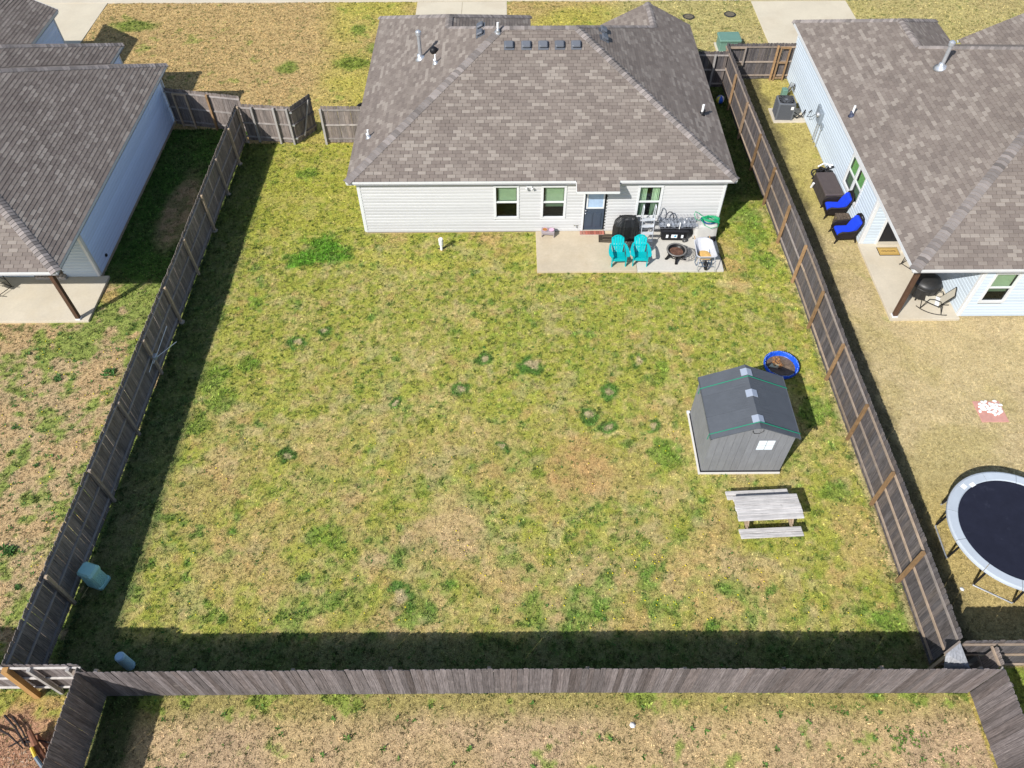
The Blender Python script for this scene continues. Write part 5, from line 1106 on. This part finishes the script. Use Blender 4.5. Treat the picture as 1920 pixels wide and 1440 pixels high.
MB().tube([(.38, -.2, .2), (.6, -.3, .1), (.85, -.2, .15), (1.0, -.1, .4)], .03, 7).build('refrigerant_line', M_blk, AC); MB().tube([(.38, -.1, .3), (.6, -.1, .2), (.9, -.25, .1), (1.0, -.15, .3)], .02, 7).build('refrigerant_line', M_blk, AC)
JB = thing('cable_box', (13.6, 34.6, 0), 'small green utility box with a tangle of cables by the right house corner', 'utility box')
MB().rbox((13.35, 34.4, .0), (13.6, 34.7, .42), .02).build('cabinet', M_tr, JB)
for k in range(9): MB().tube([(13.6, 34.5+.02*k, .2), (13.72+.02*k, 34.4+.09*k, .45+.05*math.sin(k*2)), (13.95, 34.7+.08*math.cos(k*2), .5+.06*math.cos(k)), (14.0, 34.6+.05*k, .2)], .013, 5).build('cable', M_blk if k % 2 else M_galv, JB)
# dark wicker storage box
M_wk = mat('dark_wicker', (.055, .047, .045), .7, noise=[(50, .4), (4, .12)]); SB = thing('deck_box', (13.5, 26.75, 0), 'long dark brown wicker deck box against the right house', 'storage box', local=True, rz=R(1))
MB().rbox((-.36, -.74, 0), (.36, .74, .60), .02).build('body', M_wk, SB); MB().rbox((-.39, -.77, .60), (.39, .77, .68), .025).build('lid', mat('wicker_lid', (.085, .068, .066), .6, noise=[(50, .3), (3, .1)]), SB)
for k in range(8): MB().box((-.367, -.72+.2*k, .03), (-.359, -.56+.2*k, .57)).build('side_panel', M_wk, SB)
for k in range(4): MB().box((-.34+.175*k, -.747, .03), (-.19+.175*k, -.739, .57)).build('end_panel', M_wk, SB)
GE = thing('toy_pile', (13.6, 27.95, 0), 'heap of black and white gear with round hubs behind the deck box', 'gear')
M_wp = mat('white_plastic', (.75, .76, .78), .4)
for x, y, z, r_, a in ((13.4, 27.75, .42, .15, 70), (13.72, 27.85, .48, .14, 95), (13.35, 28.1, .2, .16, 10)):
    w = MB().tube([(r_*math.cos(R(t)), r_*math.sin(R(t)), 0) for t in range(0, 360, 24)], .035, 7, closed=True).build('wheel', M_blk, GE, smooth=True, loc=(x, y, z), rot=(R(35), 0, R(a))); MB().lathe([(.06, -.03), (.065, .03)], n=12).build('hub', M_wp, w)
for i, (p, q, m_) in enumerate((((13.2, 27.9, .05), (13.8, 27.9, .6), M_blk), ((13.8, 28.3, .1), (13.9, 27.8, .75), M_blk), ((13.3, 28.2, .3), (13.95, 27.8, .5), M_blk), ((13.4, 28.15, .5), (13.9, 28.2, .55), M_wp), ((13.5, 27.7, .3), (13.9, 28.1, .35), M_blk), ((13.6, 28.25, .1), (13.5, 27.8, .62), M_blk))): MB().tube([p, tuple((Vector(p)+Vector(q))/2+Vector((0, .05, .08))), q], .035, 7).build('frame_tube', m_, GE)
MB().prism([(13.80, 27.9, .62), (13.95, 27.87, .66), (13.93, 28.05, .67), (13.78, 28.05, .63)], (0, 0, .03)).build('panel', M_wp, GE); MB().lathe([(.13, 0), (.16, .2), (.1, .42)], n=9).build('sack', M_blk, GE, loc=(13.55, 28.1, .05)); MB().lathe([(.05, 0), (.05, .3)], n=8).build('white_tube', M_wp, GE, loc=(13.05, 27.35, .02), rot=(R(20), 0, 0))
# wicker armchairs with blue cushions
M_wick = mat('black_wicker', (.018, .014, .013), .6, noise=(60, .6), bump=(80, .5)); M_cush = mat('blue_cushion', (.010, .05, .62), .85, noise=(5, .1), bump=(30, .2))
def wicker(label, loc, rz):
    t = thing('armchair', loc, label, 'armchair', 'wicker armchairs with blue cushions', local=True, rz=rz)
    MB().rbox((-.33, -.36, .20), (.33, .30, .32), .03).build('seat_frame', M_wick, t)
    MB().rbox((-.28, -.38, .32), (.28, .20, .43), .045).build('seat_cushion', M_cush, t)
    bc = MB(); bc.loft([[(-.27, .12, .40), (.27, .12, .40), (.27, .22, .38), (-.27, .22, .38)], [(-.28, .20, .62), (.28, .20, .62), (.28, .32, .60), (-.28, .32, .60)], [(-.26, .31, .90), (.26, .31, .90), (.26, .42, .88), (-.26, .42, .88)], [(-.20, .36, .97), (.20, .36, .97), (.20, .43, .95), (-.20, .43, .95)]]); bc.build('back_cushion', M_cush, t)
    MB().loft([[(-.33, .24, .3), (.33, .24, .3), (.33, .30, .3), (-.33, .30, .3)], [(-.35, .33, .65), (.35, .33, .65), (.35, .38, .65), (-.35, .38, .65)], [(-.30, .45, .98), (.30, .45, .98), (.30, .50, .98), (-.30, .50, .98)]]).build('backrest', M_wick, t)
    MB().tube([(-.34, .34, .62), (-.33, .45, .92), (-.2, .49, 1.03), (0, .50, 1.05), (.2, .49, 1.03), (.33, .45, .92), (.34, .34, .62)], .035, 8).build('back_rim', M_wick, t, smooth=True)
    for s in (-1, 1):
        MB().tube([(s*.34, .40, .72), (s*.37, .25, .60), (s*.38, -.05, .56), (s*.37, -.30, .56), (s*.36, -.40, .48), (s*.35, -.42, .30)], .04, 8).build('arm', M_wick, t, smooth=True)
        MB().rbox((s*.345-.015, -.38, .22), (s*.345+.015, .28, .54), .008).build('side_panel', M_wick, t)
        MB().tube([(s*.34, -.40, .34), (s*.35, -.41, .15), (s*.37, -.44, 0)], .028, 7).build('leg', M_wick, t); MB().tube([(s*.32, .30, .34), (s*.34, .36, .15), (s*.35, .42, 0)], .028, 7).build('leg', M_wick, t)
    MB().rbox((-.33, -.385, .12), (.33, -.36, .22), .008).build('skirt', M_wick, t)
    return t
w1 = wicker('black wicker armchair with bright blue cushions nearest the deck box', (13.52, 25.58, 0), R(-94))
w2 = copy_tree(w1); w2.location = (13.50, 24.08, 0); w2.rotation_euler = (0, 0, R(-88)); w2['label'] = 'black wicker armchair with bright blue cushions nearest the porch corner'
ST = thing('side_table', (13.6, 24.83, 0), 'small rustic dark side table between the blue cushioned armchairs', 'table')
M_ru = mat('rustic_wood', (.10, .075, .055), .9, noise=(14, .7)); 
for k in range(4): MB().rbox((13.32+.14*k, 24.62, .44), (13.45+.14*k, 25.04, .48), .008).build('plank', M_ru, ST)
for x in (13.36, 13.82):
    for y in (24.67, 24.99): MB().bar((x, y, 0), (x, y, .44), .05, .05).build('leg', M_ru, ST)
MB().rbox((13.34, 24.65, .2), (13.84, 25.01, .23), .006).build('shelf', M_ru, ST)
# welcome mat
WM = thing('doormat', (15.03, 23.1, .10), 'tan doormat reading WELCOME with a dark border by the black door', 'doormat', local=True)
M_coir = mat('coir', (.50, .33, .10), .95, noise=(50, .2)); MB().rbox((-.41, -.235, .002), (.41, .235, .02), .005).build('base', M_blk, WM); MB().box((-.39, -.215, .019), (.39, .215, .0225)).build('coir_field', M_coir, WM)
bd = MB(); bd.tube([(-.34, -.17, .023), (.34, -.17, .023), (.34, .17, .023), (-.34, .17, .023)], .006, 4, closed=True); bd.build('border', M_blk, WM)
cu = D.curves.new('lettering', 'FONT'); cu.body = 'WELCOME'; cu.size = .12; cu.align_x = 'CENTER'; cu.align_y = 'CENTER'; cu.extrude = .001; cu.materials.append(M_blk)
to = D.objects.new('tmp', cu); COL.objects.link(to); dg = bpy.context.evaluated_depsgraph_get(); me = D.meshes.new_from_object(to.evaluated_get(dg)); D.objects.remove(to); link('lettering', me, WM, (0, 0, .0245))
BW = thing('pet_bowl', (15.62, 23.12, .1), 'round white bowl on the porch right of the welcome mat', 'bowl'); MB().lathe([(.09, 0), (.13, .08), (.125, .09), (.10, .05), (0, .04)], (15.62, 23.12, .1), 20, cap=False).build('dish', mat('cream_bowl', (.62, .56, .46), .4), BW, smooth=True); MB().lathe([(.0, .055), (.1, .055)], (15.62, 23.12, .1), 16, cap=False).build('contents', M_white, BW)
# covered kettle grill under the eave
KG = thing('covered_kettle', (15.42, 20.62, .1), 'big round black covered barrel under the right porch eave', 'grill', local=True)
M_kc = mat('black_weave', (.02, .02, .02), .45, noise=(20, .4), spec=.5); MB().lathe([(.34, .10), (.44, .20), (.50, .62), (.50, .72)], (0, 0, 0), 36, cap=True).build('drum', M_kc, KG, smooth=False); MB().lathe([(.51, .70), (.52, .76), (.46, .86), (.25, .95), (0, .98)], (0, 0, 0), 36, cap=False).build('lid', M_kc, KG, smooth=True)
for k in range(12): a = R(30*k); MB().tube([(.35*math.cos(a), .35*math.sin(a), .1), (.455*math.cos(a), .455*math.sin(a), .22), (.51*math.cos(a), .51*math.sin(a), .66)], .014, 5).build('rib', M_kc, KG)
MB().tube([(.51*math.cos(R(a)), .51*math.sin(R(a)), .68) for a in range(0, 360, 12)], .02, 6, closed=True).build('rim', M_kc, KG, smooth=True)
for k in range(4): a = R(45+90*k); MB().tube([(.3*math.cos(a), .3*math.sin(a), .14), (.33*math.cos(a), .33*math.sin(a), 0)], .03, 6).build('leg', M_blk2, KG)
# rocking chairs
M_sling = mat('cream_sling', (.58, .54, .44), .8, noise=(40, .06)); M_sl2 = mat('white_sling', (.74, .76, .78), .8)
def rocker(label, loc, rz):
    t = thing('rocking_chair', loc, label, 'rocking chair', 'sling rocking chairs on the porches', local=True, rz=rz)
    for s in (-1, 1):
        x = s*.29; MB().tube([(x, -.52+1.08*k/10, .015+.13*((k-5)/5)**2) for k in range(11)], .016, 7).build('rocker', M_blk2, t, smooth=True)
        MB().tube([(x, -.36, .09), (x, -.28, .42), (x, -.22, .62), (x, -.05, .67), (x, .16, .64), (x, .24, .44)], .015, 7).build('arm_frame', M_blk2, t, smooth=True)
        MB().tube([(x, .38, .09), (x, .24, .42), (x, .14, .38)], .014, 6).build('rear_strut', M_blk2, t)
        MB().tube([(s*.26, -.34, .46), (s*.26, -.05, .40), (s*.26, .16, .38), (s*.26, .30, .70), (s*.26, .46, 1.05)], .014, 6).build('side_tube', M_blk2, t)
    for y, z in ((-.36, .09), (.38, .09)): MB().tube([(-.29, y, z), (.29, y, z)], .013, 6).build('cross_tube', M_blk2, t)
    MB().tube([(-.26, .46, 1.05), (.26, .46, 1.05)], .016, 6).build('top_tube', M_blk2, t)
    def sheet(ps, m_, nm): MB().loft([[(-.25, y, z), (.25, y, z), (.25, y+.004, z-.01), (-.25, y+.004, z-.01)] for y, z in ps]).build(nm, m_, t)
    sheet([(-.34, .465), (-.1, .41), (.02, .395)], M_sling, 'seat_sling'); sheet([(.02, .40), (.14, .38), (.17, .40)], M_sl2, 'seat_pad'); sheet([(.16, .39), (.30, .71), (.46, 1.04)], M_sling, 'back_sling')
    return t
rk = rocker('black framed cream sling rocking chair beside the corner porch post', (15.62, 19.98, .1), R(-117))
for lc, a, lb in (((15.72, 22.30, .1), -53, 'rocking chair mostly under the roof near the welcome mat, only its runners showing'), ((-19.45, 21.25, .1), 60, 'rocking chair cut by the left picture edge on the left porch')):
    c = copy_tree(rk); c.location = lc; c.rotation_euler = (0, 0, R(a)); c['label'] = lb
